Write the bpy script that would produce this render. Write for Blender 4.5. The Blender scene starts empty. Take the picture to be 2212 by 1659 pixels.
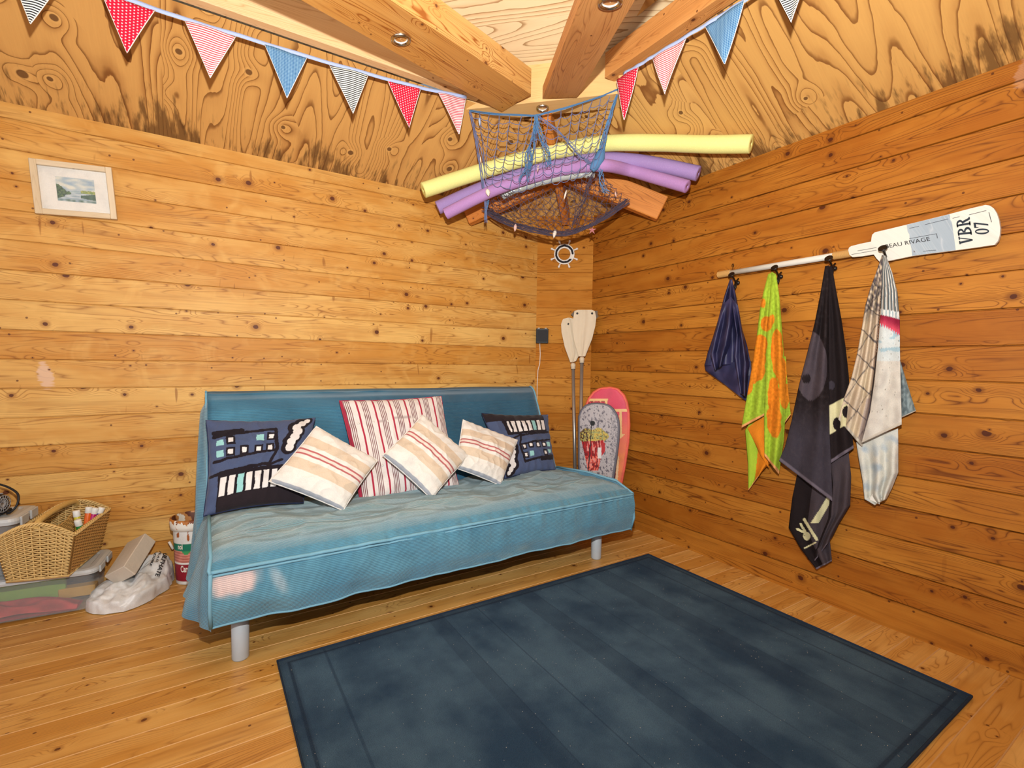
import bpy, math, random
from mathutils import Vector, Matrix, noise as mnoise
random.seed(7)
C = bpy.context.scene.collection
PI = math.pi
V = Vector
# ------------------------------------------------------------------ camera model (image 2212x1659)
FPX = 1047.997
yaw, pit, rol = 0.566602451, -0.042118596, 0.014025619
H = 1.1
_f = V((math.sin(yaw)*math.cos(pit), math.cos(yaw)*math.cos(pit), math.sin(pit)))
_r = V((math.cos(yaw), -math.sin(yaw), 0)); _u = _r.cross(_f)
_c, _s = math.cos(rol), math.sin(rol)
CR = _c*_r + _s*_u; CU = -_s*_r + _c*_u; CF = _f
EYE = V((0, 0, H))
def ray(x, y):
    return ((x-1106)/FPX)*CR - ((y-829.5)/FPX)*CU + CF
def PN(x, y, n, c):
    d = ray(x, y); n = V(n); return EYE + d*((c - n.dot(EYE))/n.dot(d))
def PX(x, y, v): return PN(x, y, (1, 0, 0), v)
def PY(x, y, v): return PN(x, y, (0, 1, 0), v)
def PZ(x, y, v): return PN(x, y, (0, 0, 1), v)
def PD(x, y, v): return PN(x, y, (1, 1, 0), v)          # diagonal planes x+y = v
XR, YL, ZT = 2.445, 2.990, 2.197
T30 = math.tan(math.radians(30))
CHA, CHB = V((2.11, 2.99, 0)), V((2.445, 2.749, 0))
CHD = (CHB-CHA).normalized(); CHN = V((-CHD.y*-1, 0, 0)); CHN = V((CHD.y, -CHD.x, 0))
if CHN.x > 0: CHN = -CHN

def lin(c):
    c = c/255.0
    return c/12.92 if c <= 0.04045 else ((c+0.055)/1.055)**2.4
def S(r, g, b, a=1.0): return (lin(r), lin(g), lin(b), a)
def clamp(x, a=0.0, b=1.0): return max(a, min(b, x))
def sst(a, b, x):
    t = clamp((x-a)/(b-a)); return t*t*(3-2*t)
def lerp(a, b, t): return a+(b-a)*t
def cmix(a, b, t): return tuple(a[i]+(b[i]-a[i])*t for i in range(3))
def nz(x, y, z=0.0): return mnoise.noise(V((x, y, z)))

# ------------------------------------------------------------------ node helper
class G:
    def __init__(s, name, rough=0.6, spec=0.3):
        s.mat = bpy.data.materials.new(name); s.mat.use_nodes = True
        s.nt = s.mat.node_tree; s.b = s.nt.nodes['Principled BSDF']
        s.b.inputs['Roughness'].default_value = rough
        s.b.inputs['Specular IOR Level'].default_value = spec
    def n(s, t): return s.nt.nodes.new(t)
    def _in(s, sock, v):
        if isinstance(v, bpy.types.NodeSocket): s.nt.links.new(v, sock)
        elif v is not None: sock.default_value = v
    def m(s, op, a, b=None, c=None, cl=False):
        n = s.n('ShaderNodeMath'); n.operation = op; n.use_clamp = cl
        s._in(n.inputs[0], a); s._in(n.inputs[1], b); s._in(n.inputs[2], c); return n.outputs[0]
    def vec(s, x, y, z=0.0):
        n = s.n('ShaderNodeCombineXYZ')
        for i, q in enumerate((x, y, z)): s._in(n.inputs[i], q)
        return n.outputs[0]
    def sep(s, v):
        n = s.n('ShaderNodeSeparateXYZ'); s._in(n.inputs[0], v); return n.outputs
    def uv(s):
        n = s.n('ShaderNodeUVMap'); n.uv_map = 'UVMap'; return s.sep(n.outputs[0])
    def obj(s):
        return s.n('ShaderNodeTexCoord').outputs['Object']
    def noise(s, v, scale, detail=2.0, rough=0.5, dist=0.0, col=False):
        n = s.n('ShaderNodeTexNoise'); s._in(n.inputs['Vector'], v); s._in(n.inputs['Scale'], scale)
        n.inputs['Detail'].default_value = detail; n.inputs['Roughness'].default_value = rough
        n.inputs['Distortion'].default_value = dist
        return n.outputs['Color' if col else 'Fac']
    def vor(s, v, scale, rnd=1.0):
        n = s.n('ShaderNodeTexVoronoi'); n.voronoi_dimensions = '2D'; s._in(n.inputs['Vector'], v)
        n.inputs['Scale'].default_value = scale; n.inputs['Randomness'].default_value = rnd
        return n.outputs['Distance'], n.outputs['Color']
    def white(s, v):
        n = s.n('ShaderNodeTexWhiteNoise'); n.noise_dimensions = '2D'; s._in(n.inputs['Vector'], v); return n.outputs['Value']
    def ss(s, v, a, b, lo=0.0, hi=1.0):
        n = s.n('ShaderNodeMapRange'); n.interpolation_type = 'SMOOTHSTEP'
        s._in(n.inputs[0], v); s._in(n.inputs[1], a); s._in(n.inputs[2], b); s._in(n.inputs[3], lo); s._in(n.inputs[4], hi)
        return n.outputs[0]
    def mix(s, f, a, b, mode='MIX'):
        n = s.n('ShaderNodeMix'); n.data_type = 'RGBA'; n.blend_type = mode
        s._in(n.inputs[0], f); s._in(n.inputs[6], a); s._in(n.inputs[7], b); return n.outputs[2]
    def attr(s, name='Col'):
        n = s.n('ShaderNodeAttribute'); n.attribute_name = name; return n.outputs['Color']
    def col(s, c): s._in(s.b.inputs['Base Color'], c)
    def bump(s, h, st=0.4, d=0.004):
        n = s.n('ShaderNodeBump'); n.inputs['Strength'].default_value = st; n.inputs['Distance'].default_value = d
        s._in(n.inputs['Height'], h); s.nt.links.new(n.outputs[0], s.b.inputs['Normal'])

def plain(name, c, rough=0.6, metal=0.0, spec=0.3, bump=None):
    g = G(name, rough, spec); 
    nn = g.noise(g.obj(), 30.0, 3.0)
    g.col(g.mix(g.m('MULTIPLY', nn, 0.18), c, tuple(q*0.55 for q in c[:3])+(1,)))
    g.b.inputs['Metallic'].default_value = metal
    if bump: g.bump(g.noise(g.obj(), bump[0], 4.0), bump[1], bump[2])
    return g.mat

def pine(name, pitch, v0, light, mid, dark, knotc=(0.10, 0.022, 0.008, 1), rough=0.42, grain=1.0,
         knot=0.42, ksize=1.0, streak=0.0, spec=0.35, blotch=0.5):
    """knotty pine boards; UV in metres, u along the grain, boards of width `pitch` from v0"""
    g = G(name, rough, spec)
    u, v, _ = g.uv()
    q = g.m('DIVIDE', g.m('SUBTRACT', v, v0), pitch)
    idx = g.m('FLOOR', q); fr = g.m('SUBTRACT', q, idx)
    rnd = g.white(g.vec(idx, 3.7)); rnd2 = g.white(g.vec(idx, 11.3))
    uo = g.m('ADD', u, g.m('MULTIPLY', rnd, 41.0))
    vl = g.m('MULTIPLY', fr, pitch)
    # knots
    kw = g.vec(g.m('MULTIPLY', uo, 1.0), g.m('ADD', g.m('MULTIPLY', idx, 3.31), g.m('MULTIPLY', vl, 1.15)))
    d, kc = g.vor(kw, 6.2)
    kr, kg, kb = g.sep(kc)
    has = g.m('GREATER_THAN', kr, 1.0-knot)
    rad = g.m('MULTIPLY', g.m('ADD', 0.022, g.m('MULTIPLY', g.m('POWER', kg, 2.0), 0.075)), ksize)
    wob = g.m('MULTIPLY', g.m('SUBTRACT', g.noise(g.vec(g.m('MULTIPLY', uo, 1.0), vl), 70.0, 2.0), 0.5), 0.035)
    dw = g.m('ADD', d, wob)
    kn = g.m('MULTIPLY', g.ss(dw, rad, g.m('MULTIPLY', rad, 0.72)), has)
    halo = g.m('MULTIPLY', g.ss(d, g.m('MULTIPLY', rad, 2.6), rad), has)
    bend = g.m('MULTIPLY', g.m('MULTIPLY', g.ss(d, 0.42, 0.0), has), g.m('ADD', 0.35, kg))
    # second, finer set of small pin knots
    d2, kc2 = g.vor(g.vec(uo, g.m('ADD', g.m('MULTIPLY', idx, 1.77), vl)), 11.0)
    r2, g2, _b = g.sep(kc2)
    kn2 = g.m('MULTIPLY', g.ss(g.m('ADD', d2, g.m('MULTIPLY', wob, 0.6)), 0.062, 0.035), g.m('GREATER_THAN', r2, 0.86))
    # growth rings
    gn = g.noise(g.vec(g.m('MULTIPLY', uo, 0.9), g.m('ADD', g.m('MULTIPLY', vl, 11.0), g.m('MULTIPLY', idx, 5.1))), 1.0, 1.6, 0.45)
    ph = g.m('ADD', g.m('MULTIPLY', gn, 24.0), g.m('MULTIPLY', bend, 2.6))
    ph = g.m('ADD', ph, g.m('MULTIPLY', vl, 40.0))
    sn = g.m('ABSOLUTE', g.m('SINE', g.m('MULTIPLY', ph, PI)))
    ln = g.m('POWER', g.m('SUBTRACT', 1.0, sn), 3.0)
    ln = g.m('MULTIPLY', ln, g.ss(g.noise(g.vec(g.m('MULTIPLY', uo, 0.8), g.m('MULTIPLY', v, 7.0)), 2.0, 1.0), 0.30, 0.62))
    fine = g.noise(g.vec(g.m('MULTIPLY', uo, 3.0), g.m('MULTIPLY', v, 260.0)), 1.0, 2.0)
    blo = g.noise(g.vec(g.m('MULTIPLY', uo, 2.2), g.m('MULTIPLY', v, 7.0)), 1.3, 3.0, 0.55)
    base = g.mix(g.m('ADD', g.m('MULTIPLY', rnd2, 0.75), g.m('MULTIPLY', g.ss(blo, 0.3, 0.7), blotch), cl=True), light, mid)
    base = g.mix(g.m('MULTIPLY', ln, 0.74*grain), base, dark)
    tone = g.noise(g.vec(g.m('MULTIPLY', uo, 1.1), g.m('MULTIPLY', v, 30.0)), 1.0, 3.0, 0.6)
    base = g.mix(g.m('MULTIPLY', g.ss(tone, 0.50, 0.75), 0.35*min(1.0, grain)), base, dark)
    base = g.mix(g.m('MULTIPLY', fine, 0.22*grain), base, dark)
    if streak > 0:
        # satiny cross figure (compression marks) and a few bare sap runs
        st = g.noise(g.vec(g.m('MULTIPLY', uo, 7.0), g.m('MULTIPLY', v, 7.0)), 1.0, 2.0, 0.5, 1.2)
        base = g.mix(g.m('MULTIPLY', g.ss(st, 0.50, 0.80), 0.22*streak), base, light, 'MIX')
        fs = g.noise(g.vec(g.m('MULTIPLY', uo, 30.0), g.m('MULTIPLY', v, 5.0)), 1.0, 1.0)
        base = g.mix(g.m('MULTIPLY', g.ss(fs, 0.72, 0.78), 0.5*streak), base, dark)
        wv = g.noise(g.vec(g.m('MULTIPLY', u, 4.3), g.m('MULTIPLY', v, 1.7), 5.0), 1.0, 1.0)
        w2 = g.noise(g.vec(g.m('MULTIPLY', u, 16.0), g.m('MULTIPLY', v, 120.0)), 1.0, 2.0)
        wm = g.ss(g.m('ADD', wv, g.m('MULTIPLY', g.m('SUBTRACT', w2, 0.5), 0.05)), 0.735, 0.75)
        base = g.mix(g.m('MULTIPLY', wm, 0.55*streak), base, (0.75, 0.50, 0.36, 1))
    base = g.mix(g.m('MULTIPLY', halo, 0.50), base, dark)
    base = g.mix(g.m('MULTIPLY', kn2, 0.8), base, knotc)
    base = g.mix(g.m('MULTIPLY', kn, 0.93), base, knotc)
    g.col(base)
    g.bump(g.m('ADD', g.m('MULTIPLY', ln, -0.3), g.m('MULTIPLY', g.noise(g.vec(uo, v), 14.0, 3.0), 0.5)), 0.25, 0.003)
    return g.mat

def ply(name, light, mid, dark, seam0, seam=1.22, mould=1.0, rings=15.0):
    g = G(name, 0.55, 0.3)
    u, v, _ = g.uv()
    idx = g.m('FLOOR', g.m('DIVIDE', g.m('SUBTRACT', v, seam0), seam))
    r = g.white(g.vec(idx, 2.1))
    vo = g.m('ADD', v, g.m('MULTIPLY', r, 17.0))
    d, kc = g.vor(g.vec(u, vo), 4.0); kr, kg, kb = g.sep(kc)
    has = g.m('GREATER_THAN', kr, 0.58)
    bend = g.m('MULTIPLY', g.m('POWER', g.ss(d, 0.50, 0.0), 1.8), has)
    w = g.noise(g.vec(g.m('MULTIPLY', u, 6.0), g.m('MULTIPLY', vo, 14.0)), 1.0, 3.0)
    gn = g.noise(g.vec(g.m('MULTIPLY', u, 0.55), g.m('MULTIPLY', vo, 3.8)), 1.0, 1.0, 0.4)
    ph = g.m('ADD', g.m('ADD', g.m('MULTIPLY', gn, rings), g.m('MULTIPLY', bend, 2.4)), g.m('MULTIPLY', w, 0.55))
    f = g.m('FRACT', ph)
    line = g.m('MULTIPLY', g.ss(f, 0.80, 0.97), g.ss(f, 1.0, 0.985))
    soft = g.ss(f, 0.25, 1.0)
    wide = g.ss(g.noise(g.vec(g.m('MULTIPLY', u, 2.0), g.m('MULTIPLY', vo, 5.0)), 1.0, 2.0), 0.45, 0.68)
    fine = g.noise(g.vec(g.m('MULTIPLY', u, 8.0), g.m('MULTIPLY', v, 160.0)), 1.0, 2.0)
    base = g.mix(g.m('MULTIPLY', r, 0.6), light, mid)
    base = g.mix(g.m('MULTIPLY', soft, g.m('ADD', 0.16, g.m('MULTIPLY', wide, 0.42))), base, dark)
    base = g.mix(g.m('MULTIPLY', line, 0.72), base, tuple(q*0.55 for q in dark[:3])+(1,))
    base = g.mix(g.m('MULTIPLY', fine, 0.18), base, dark)
    rad = g.m('ADD', 0.035, g.m('MULTIPLY', kg, 0.055))
    kn = g.m('MULTIPLY', g.ss(d, rad, g.m('MULTIPLY', rad, 0.75)), has)
    ha = g.m('MULTIPLY', g.m('MULTIPLY', g.ss(d, g.m('MULTIPLY', rad, 1.7), g.m('MULTIPLY', rad, 1.2)), has), 0.5)
    base = g.mix(ha, base, light)
    base = g.mix(g.m('MULTIPLY', kn, 0.85), base, (0.10, 0.035, 0.012, 1))
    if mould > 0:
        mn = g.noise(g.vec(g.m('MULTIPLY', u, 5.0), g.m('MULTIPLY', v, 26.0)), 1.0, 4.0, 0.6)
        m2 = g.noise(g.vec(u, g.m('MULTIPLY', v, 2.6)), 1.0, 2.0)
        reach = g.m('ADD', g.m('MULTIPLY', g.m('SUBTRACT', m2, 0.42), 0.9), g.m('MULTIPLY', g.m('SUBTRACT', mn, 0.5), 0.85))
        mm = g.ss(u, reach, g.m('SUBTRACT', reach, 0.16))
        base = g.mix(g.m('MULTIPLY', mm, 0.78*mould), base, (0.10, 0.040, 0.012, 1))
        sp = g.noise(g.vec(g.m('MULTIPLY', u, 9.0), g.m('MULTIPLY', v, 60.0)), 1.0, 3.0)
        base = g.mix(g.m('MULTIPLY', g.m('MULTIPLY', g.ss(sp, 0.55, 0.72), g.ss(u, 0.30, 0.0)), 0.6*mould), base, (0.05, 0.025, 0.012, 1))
    g.col(base)
    g.bump(line, 0.15, 0.002)
    return g.mat

def painted(name, rough=0.85, spec=0.15, weave=None, bumpst=0.5, fuzz=0.0):
    g = G(name, rough, spec); c = g.attr()
    o = g.obj()
    n1 = g.noise(o, 260.0, 2.0)
    n2 = g.noise(o, 14.0, 3.0)
    c = g.mix(g.m('MULTIPLY', n1, 0.22), c, (0, 0, 0, 1))
    c = g.mix(g.m('MULTIPLY', g.ss(n2, 0.45, 0.8), 0.16), c, (0, 0, 0, 1))
    g.col(c)
    if weave == 'cord':
        u, v, _ = g.uv()
        w = g.m('SINE', g.m('MULTIPLY', v, 2*PI/0.0062))
        g.bump(g.m('ADD', g.m('MULTIPLY', w, 0.5), g.m('MULTIPLY', n1, 0.6)), bumpst, 0.0035)
        c2 = g.mix(g.ss(w, 0.1, -1.0, 0.0, 0.30), c, (0.01, 0.03, 0.06, 1)); g.col(c2)
    else:
        g.bump(n1, bumpst, 0.002)
    if fuzz:
        g.b.inputs['Sheen Weight'].default_value = fuzz; g.b.inputs['Sheen Roughness'].default_value = 0.5
    return g.mat

# ------------------------------------------------------------------ mesh builder
class MB:
    def __init__(s): s.v = []; s.f = []; s.uv = []; s.mi = []; s.cl = {}
    def add(s, vs, fs, uvs=None, mi=0):
        o = len(s.v); s.v += [V(p) for p in vs]
        for k, f in enumerate(fs):
            s.f.append([o+i for i in f]); s.uv.append(uvs[k] if uvs else [(0, 0)]*len(f)); s.mi.append(mi)
        return o
    def quad(s, a, b, c, d, uv=None, mi=0): s.add([a, b, c, d], [(0, 1, 2, 3)], [uv] if uv else None, mi)
    def box(s, o, X, Y, Z, mi=0, bev=0.0, uo=0.0):
        """o centre, X/Y/Z full edge vectors; UV u along X"""
        o, X, Y, Z = V(o), V(X), V(Y), V(Z)
        lx, ly, lz = X.length, Y.length, Z.length
        hx, hy, hz = X/2, Y/2, Z/2
        if bev <= 0:
            p = [o+hx*a+hy*b+hz*c for a in (-1, 1) for b in (-1, 1) for c in (-1, 1)]
            fs = [(0, 1, 3, 2), (4, 6, 7, 5), (0, 4, 5, 1), (2, 3, 7, 6), (0, 2, 6, 4), (1, 5, 7, 3)]
            uv = [[(0, 0), (0, lz), (ly, lz), (ly, 0)], [(0, 0), (ly, 0), (ly, lz), (0, lz)],
                  [(0, 0), (lx, 0), (lx, lz), (0, lz)], [(0, ly), (0, ly+lz), (lx, ly+lz), (lx, ly)],
                  [(0, 0.31), (0, 0.31+ly), (lx, 0.31+ly), (lx, 0.31)], [(0, 0.6), (lx, 0.6), (lx, 0.6+ly), (0, 0.6+ly)]]
            uv = [[(q[0]+uo, q[1]+uo*0.37) for q in w] for w in uv]
            s.add(p, fs, uv, mi); return
        ex, ey, ez = X.normalized(), Y.normalized(), Z.normalized()
        b = min(bev, lx*0.45, ly*0.45, lz*0.45)
        idx = {}; pts = []
        for a in (-1, 1):
            for c in (-1, 1):
                for e in (-1, 1):
                    for k in range(3):
                        off = [a*(lx/2-(b if k != 0 else 0)), c*(ly/2-(b if k != 1 else 0)), e*(lz/2-(b if k != 2 else 0))]
                        idx[(a, c, e, k)] = len(pts); pts.append(o+ex*off[0]+ey*off[1]+ez*off[2])
        fs = []; uvs = []
        def U(p, k):
            d = p-o; c = (d.dot(ex), d.dot(ey), d.dot(ez))
            if k == 0: return (c[1]+uo, c[2]+uo*.37)
            if k == 1: return (c[0]+uo, c[2]+uo*.37)
            return (c[0]+uo, c[1]+uo*.37+.5)
        def F(keys, k):
            f = [idx[q] for q in keys]; ctr = sum((pts[i] for i in f), V())/len(f)
            nrm = (pts[f[1]]-pts[f[0]]).cross(pts[f[2]]-pts[f[0]])
            if nrm.dot(ctr-o) < 0: f = f[::-1]
            fs.append(f); uvs.append([U(pts[i], k) for i in f])
        for a in (-1, 1):
            F([(a, -1, -1, 0), (a, 1, -1, 0), (a, 1, 1, 0), (a, -1, 1, 0)], 0)
            F([(-1, a, -1, 1), (1, a, -1, 1), (1, a, 1, 1), (-1, a, 1, 1)], 1)
            F([(-1, -1, a, 2), (1, -1, a, 2), (1, 1, a, 2), (-1, 1, a, 2)], 2)
            for c in (-1, 1):
                F([(a, c, -1, 0), (a, c, 1, 0), (a, c, 1, 1), (a, c, -1, 1)], 1)
                F([(a, -1, c, 0), (a, 1, c, 0), (a, 1, c, 2), (a, -1, c, 2)], 2)
                F([(-1, a, c, 1), (1, a, c, 1), (1, a, c, 2), (-1, a, c, 2)], 1)
                for e in (-1, 1): F([(a, c, e, 0), (a, c, e, 1), (a, c, e, 2)], 0)
        s.add(pts, fs, uvs, mi)
    def tube(s, pts, r, n=8, mi=0, caps=True, closed=False, flat=1.0):
        pts = [V(p) for p in pts]; m = len(pts); base = len(s.v)
        rr = r if isinstance(r, (list, tuple)) else [r]*m
        up = None; L = 0.0; us = []
        for i in range(m):
            if closed: t = pts[(i+1) % m]-pts[i-1]
            else: t = pts[min(i+1, m-1)]-pts[max(i-1, 0)]
            if t.length < 1e-9: t = V((0, 0, 1))
            t.normalize()
            if up is None:
                up = V((0, 0, 1)) if abs(t.z) < 0.9 else V((1, 0, 0))
            a = (up-t*up.dot(t))
            if a.length < 1e-6: a = t.orthogonal()
            a.normalize(); up = a; b = t.cross(a)
            if i: L += (pts[i]-pts[i-1]).length
            us.append(L)
            for k in range(n):
                w = 2*PI*k/n; s.v.append(pts[i]+a*(math.cos(w)*rr[i])+b*(math.sin(w)*rr[i]*flat))
        R = m if closed else m-1
        for i in range(R):
            j = (i+1) % m
            for k in range(n):
                k2 = (k+1) % n
                s.f.append([base+i*n+k, base+i*n+k2, base+j*n+k2, base+j*n+k][::-1])
                uj = us[j] if j else L
                s.uv.append([(us[i], k/n*.1), (us[i], (k+1)/n*.1), (uj, (k+1)/n*.1), (uj, k/n*.1)][::-1]); s.mi.append(mi)
        if caps and not closed:
            s.f.append([base+k for k in range(n)]); s.uv.append([(0, 0)]*n); s.mi.append(mi)
            s.f.append([base+(m-1)*n+k for k in range(n)][::-1]); s.uv.append([(0, 0)]*n); s.mi.append(mi)
    def lathe(s, prof, o, axis=(0, 0, 1), n=32, mi=0, xa=None):
        """prof list of (r, h)"""
        o = V(o); ax = V(axis).normalized(); a = V(xa).normalized() if xa else ax.orthogonal().normalized(); b = ax.cross(a)
        base = len(s.v)
        for r, h in prof:
            for k in range(n):
                w = 2*PI*k/n; s.v.append(o+ax*h+a*(r*math.cos(w))+b*(r*math.sin(w)))
        for i in range(len(prof)-1):
            for k in range(n):
                k2 = (k+1) % n
                s.f.append([base+i*n+k, base+i*n+k2, base+(i+1)*n+k2, base+(i+1)*n+k])
                s.uv.append([(k/n, prof[i][1]), ((k+1)/n, prof[i][1]), ((k+1)/n, prof[i+1][1]), (k/n, prof[i+1][1])]); s.mi.append(mi)
    def grid(s, fn, nu, nv, mi=0, uvf=None, colf=None, flip=False):
        base = len(s.v)
        for i in range(nu+1):
            for j in range(nv+1):
                a, b = i/nu, j/nv
                s.v.append(V(fn(a, b)))
                if colf: s.cl[len(s.v)-1] = colf(a, b)
        for i in range(nu):
            for j in range(nv):
                q = [base+i*(nv+1)+j, base+(i+1)*(nv+1)+j, base+(i+1)*(nv+1)+j+1, base+i*(nv+1)+j+1]
                ab = [(i/nu, j/nv), ((i+1)/nu, j/nv), ((i+1)/nu, (j+1)/nv), (i/nu, (j+1)/nv)]
                if flip: q = q[::-1]; ab = ab[::-1]
                s.f.append(q); s.uv.append([uvf(*t) if uvf else t for t in ab]); s.mi.append(mi)
    def prism(s, poly, n, th, mi=0):
        """poly list of 3D points in a plane, extruded by n*th (n toward the viewer)"""
        poly = [V(p) for p in poly]; n = V(n).normalized()
        a = [p+n*th for p in poly]; m = len(poly)
        ar = V()
        for i in range(m): ar += poly[i].cross(poly[(i+1) % m])
        if ar.dot(n) < 0: poly = poly[::-1]; a = a[::-1]
        fs = [tuple(range(m, 2*m)), tuple(range(m-1, -1, -1))]
        for i in range(m): j = (i+1) % m; fs.append((i, j, m+j, m+i))
        e = (poly[1]-poly[0]).normalized(); e2 = n.cross(e)
        allp = poly+a
        s.add(allp, fs, [[(allp[i].dot(e), allp[i].dot(e2)) for i in f] for f in fs], mi)
    def build(s, name, mat, parent=None, smooth=False, sub=0, solid=0.0, bev=0.0, auto=None):
        me = bpy.data.meshes.new(name)
        me.from_pydata([tuple(p) for p in s.v], [], s.f)
        uvl = me.uv_layers.new(name='UVMap')
        k = 0; flat = []
        for u in s.uv:
            for q in u: flat += [q[0], q[1]]
        uvl.data.foreach_set('uv', flat)
        mats = mat if isinstance(mat, (list, tuple)) else [mat]
        for m in mats: me.materials.append(m)
        if len(mats) > 1: me.polygons.foreach_set('material_index', s.mi)
        if s.cl:
            ca = me.color_attributes.new('Col', 'FLOAT_COLOR', 'POINT')
            buf = []
            for i in range(len(s.v)):
                c = s.cl.get(i, (200, 200, 200)); buf += [lin(c[0]), lin(c[1]), lin(c[2]), 1.0]
            ca.data.foreach_set('color', buf)
        if smooth: me.polygons.foreach_set('use_smooth', [True]*len(s.f))
        me.update()
        o = bpy.data.objects.new(name, me); C.objects.link(o)
        if bev:
            b = o.modifiers.new('b', 'BEVEL'); b.width = bev; b.segments = 2; b.limit_method = 'ANGLE'
        if solid:
            b = o.modifiers.new('s', 'SOLIDIFY'); b.thickness = solid; b.offset = 0.0
        if sub:
            b = o.modifiers.new('u', 'SUBSURF'); b.levels = sub; b.render_levels = sub
        if parent is not None:
            o.parent = parent; o.matrix_parent_inverse = Matrix.Translation(parent.location).inverted()
        return o
def tag(o, label=None, cat=None, group=None, kind=None):
    if label: o['label'] = label
    if cat: o['category'] = cat
    if group: o['group'] = group
    if kind: o['kind'] = kind
    return o
def thing(name, loc, label, cat, group=None):
    o = bpy.data.objects.new(name, None); C.objects.link(o); o.location = V(loc); o.empty_display_size = 0.05
    return tag(o, label, cat, group)
def text_mesh(body, size=1.0, off=0.0, shear=0.0):
    """flat glyph outlines as (verts2d, faces)"""
    cu = bpy.data.curves.new('t', 'FONT'); cu.body = body; cu.size = size; cu.offset = off; cu.shear = shear
    cu.resolution_u = 3
    ob = bpy.data.objects.new('t', cu)
    me = bpy.data.meshes.new_from_object(ob)
    vs = [(v.co.x, v.co.y) for v in me.vertices]; fs = [tuple(p.vertices) for p in me.polygons]
    bpy.data.objects.remove(ob); bpy.data.curves.remove(cu); bpy.data.meshes.remove(me)
    return vs, fs

# ------------------------------------------------------------------ materials
M_left = pine('pine_left_wall', 0.1303, 1.088, S(238, 192, 112), S(206, 142, 60), S(138, 78, 24), streak=1.3, knot=0.5, rough=.52, spec=.25)
M_right = pine('pine_right_wall', 0.1335, 1.1895, S(204, 136, 50), S(168, 98, 26), S(96, 44, 8), knotc=(0.07, 0.014, 0.004, 1), streak=0.35, knot=0.5, grain=1.25, rough=.55, spec=.2)
M_corner = pine('pine_corner_wall', 0.1315, 1.125, S(218, 154, 70), S(188, 118, 42), S(120, 62, 16), streak=0.2, knot=0.45, rough=.8, spec=.08)
M_floor = pine('pine_floor', 0.098, 2.232, S(240, 192, 114), S(210, 150, 70), S(142, 82, 28), streak=0.15, knot=0.34, rough=0.34, ksize=0.75, spec=0.45, blotch=0.7)
M_groove = plain('floor_groove', S(222, 172, 112), 0.7)
M_beam = pine('pine_beam', 0.5, 0.0, S(244, 198, 124), S(228, 166, 86), S(164, 94, 34), knot=0.4, knotc=(0.16, 0.05, 0.015, 1), grain=2.2, rough=0.5)
M_purl = pine('pine_purlin', 0.7, 0.0, S(248, 212, 164), S(238, 192, 138), S(196, 132, 78), knot=0.3, grain=0.8, rough=0.5)
M_brd = pine('pine_board_pale', 0.7, 0.1, S(246, 206, 144), S(238, 190, 124), S(206, 146, 82), knot=0.35, grain=0.6, rough=0.5)
M_bmB = pine('pine_beam_brown', 0.6, 0.3, S(230, 170, 104), S(212, 146, 80), S(150, 86, 38), knot=0.35, grain=1.3, rough=0.5)
M_strut = pine('pine_strut', 0.6, 0.3, S(232, 152, 74), S(214, 130, 54), S(154, 82, 28), knot=0.35, grain=1.2, rough=0.5)
M_plyL = ply('plywood_left', S(224, 170, 98), S(202, 144, 74), S(136, 74, 26), -0.14, rings=24)
M_plyR = ply('plywood_right', S(228, 178, 104), S(208, 152, 78), S(142, 78, 28), 1.58-1.22*4, rings=22)
M_plyD = ply('plywood_top', S(252, 230, 186), S(244, 214, 162), S(200, 142, 80), 0.3, mould=0.0, rings=20)

# ------------------------------------------------------------------ room shell
def board_wall(name, A, B, zs, inward, mat, uoff=0.0, gw=0.0022, gd=0.007, back=0.07, round_=0.0016):
    A, B = V(A), V(B); D = B-A; L = D.length; n = V(inward).normalized(); mb = MB()
    def P(u, z, d): return A+D*(u/L)+V((0, 0, z))+n*d
    prof = []   # (z, depth)
    prof.append((zs[0], 0.0))
    for z in zs[1:-1]:
        prof += [(z-gw-round_, 0.0), (z-gw, -round_), (z-gw*0.4, -gd), (z+gw*0.4, -gd), (z+gw, -round_), (z+gw+round_, 0.0)]
    prof.append((zs[-1], 0.0))
    for (z0, d0), (z1, d1) in zip(prof[:-1], prof[1:]):
        a, b, c, d = P(0, z0, d0), P(L, z0, d0), P(L, z1, d1), P(0, z1, d1)
        uv = [(uoff, z0), (uoff+L, z0), (uoff+L, z1), (uoff, z1)]
        if (b-a).cross(d-a).dot(n) < 0: a, b, c, d = b, a, d, c; uv = [uv[1], uv[0], uv[3], uv[2]]
        mb.quad(a, b, c, d, uv)
    z0, z1 = zs[0], zs[-1]
    for a, b, c, d in ((P(0, z0, -back), P(L, z0, -back), P(L, z1, -back), P(0, z1, -back)),
                       (P(0, z0, 0), P(0, z0, -back), P(0, z1, -back), P(0, z1, 0)), (P(L, z0, 0), P(L, z0, -back), P(L, z1, -back), P(L, z1, 0)),
                       (P(0, z1, 0), P(L, z1, 0), P(L, z1, -back), P(0, z1, -back)), (P(0, z0, 0), P(L, z0, 0), P(L, z0, -back), P(0, z0, -back))):
        mb.quad(a, b, c, d)
    o = mb.build(name, mat); o['kind'] = 'structure'; return o
def zlist(z0, pitch):
    k = math.ceil((0.02-z0)/pitch); out = [0.0]
    while z0+k*pitch < ZT-0.02: out.append(z0+k*pitch); k += 1
    return out+[ZT]
board_wall('wall_left', (-2.6, YL, 0), (2.11, YL, 0), zlist(1.088, 0.1303), (0, -1, 0), M_left)
board_wall('wall_right', (XR, 2.749, 0), (XR, -2.2, 0), zlist(1.1895, 0.1335), (-1, 0, 0), M_right, 3.0, gw=.0026, gd=.012)
board_wall('wall_corner', CHA, CHB, zlist(1.125, 0.1315), CHN, M_corner, 9.0)
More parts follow.
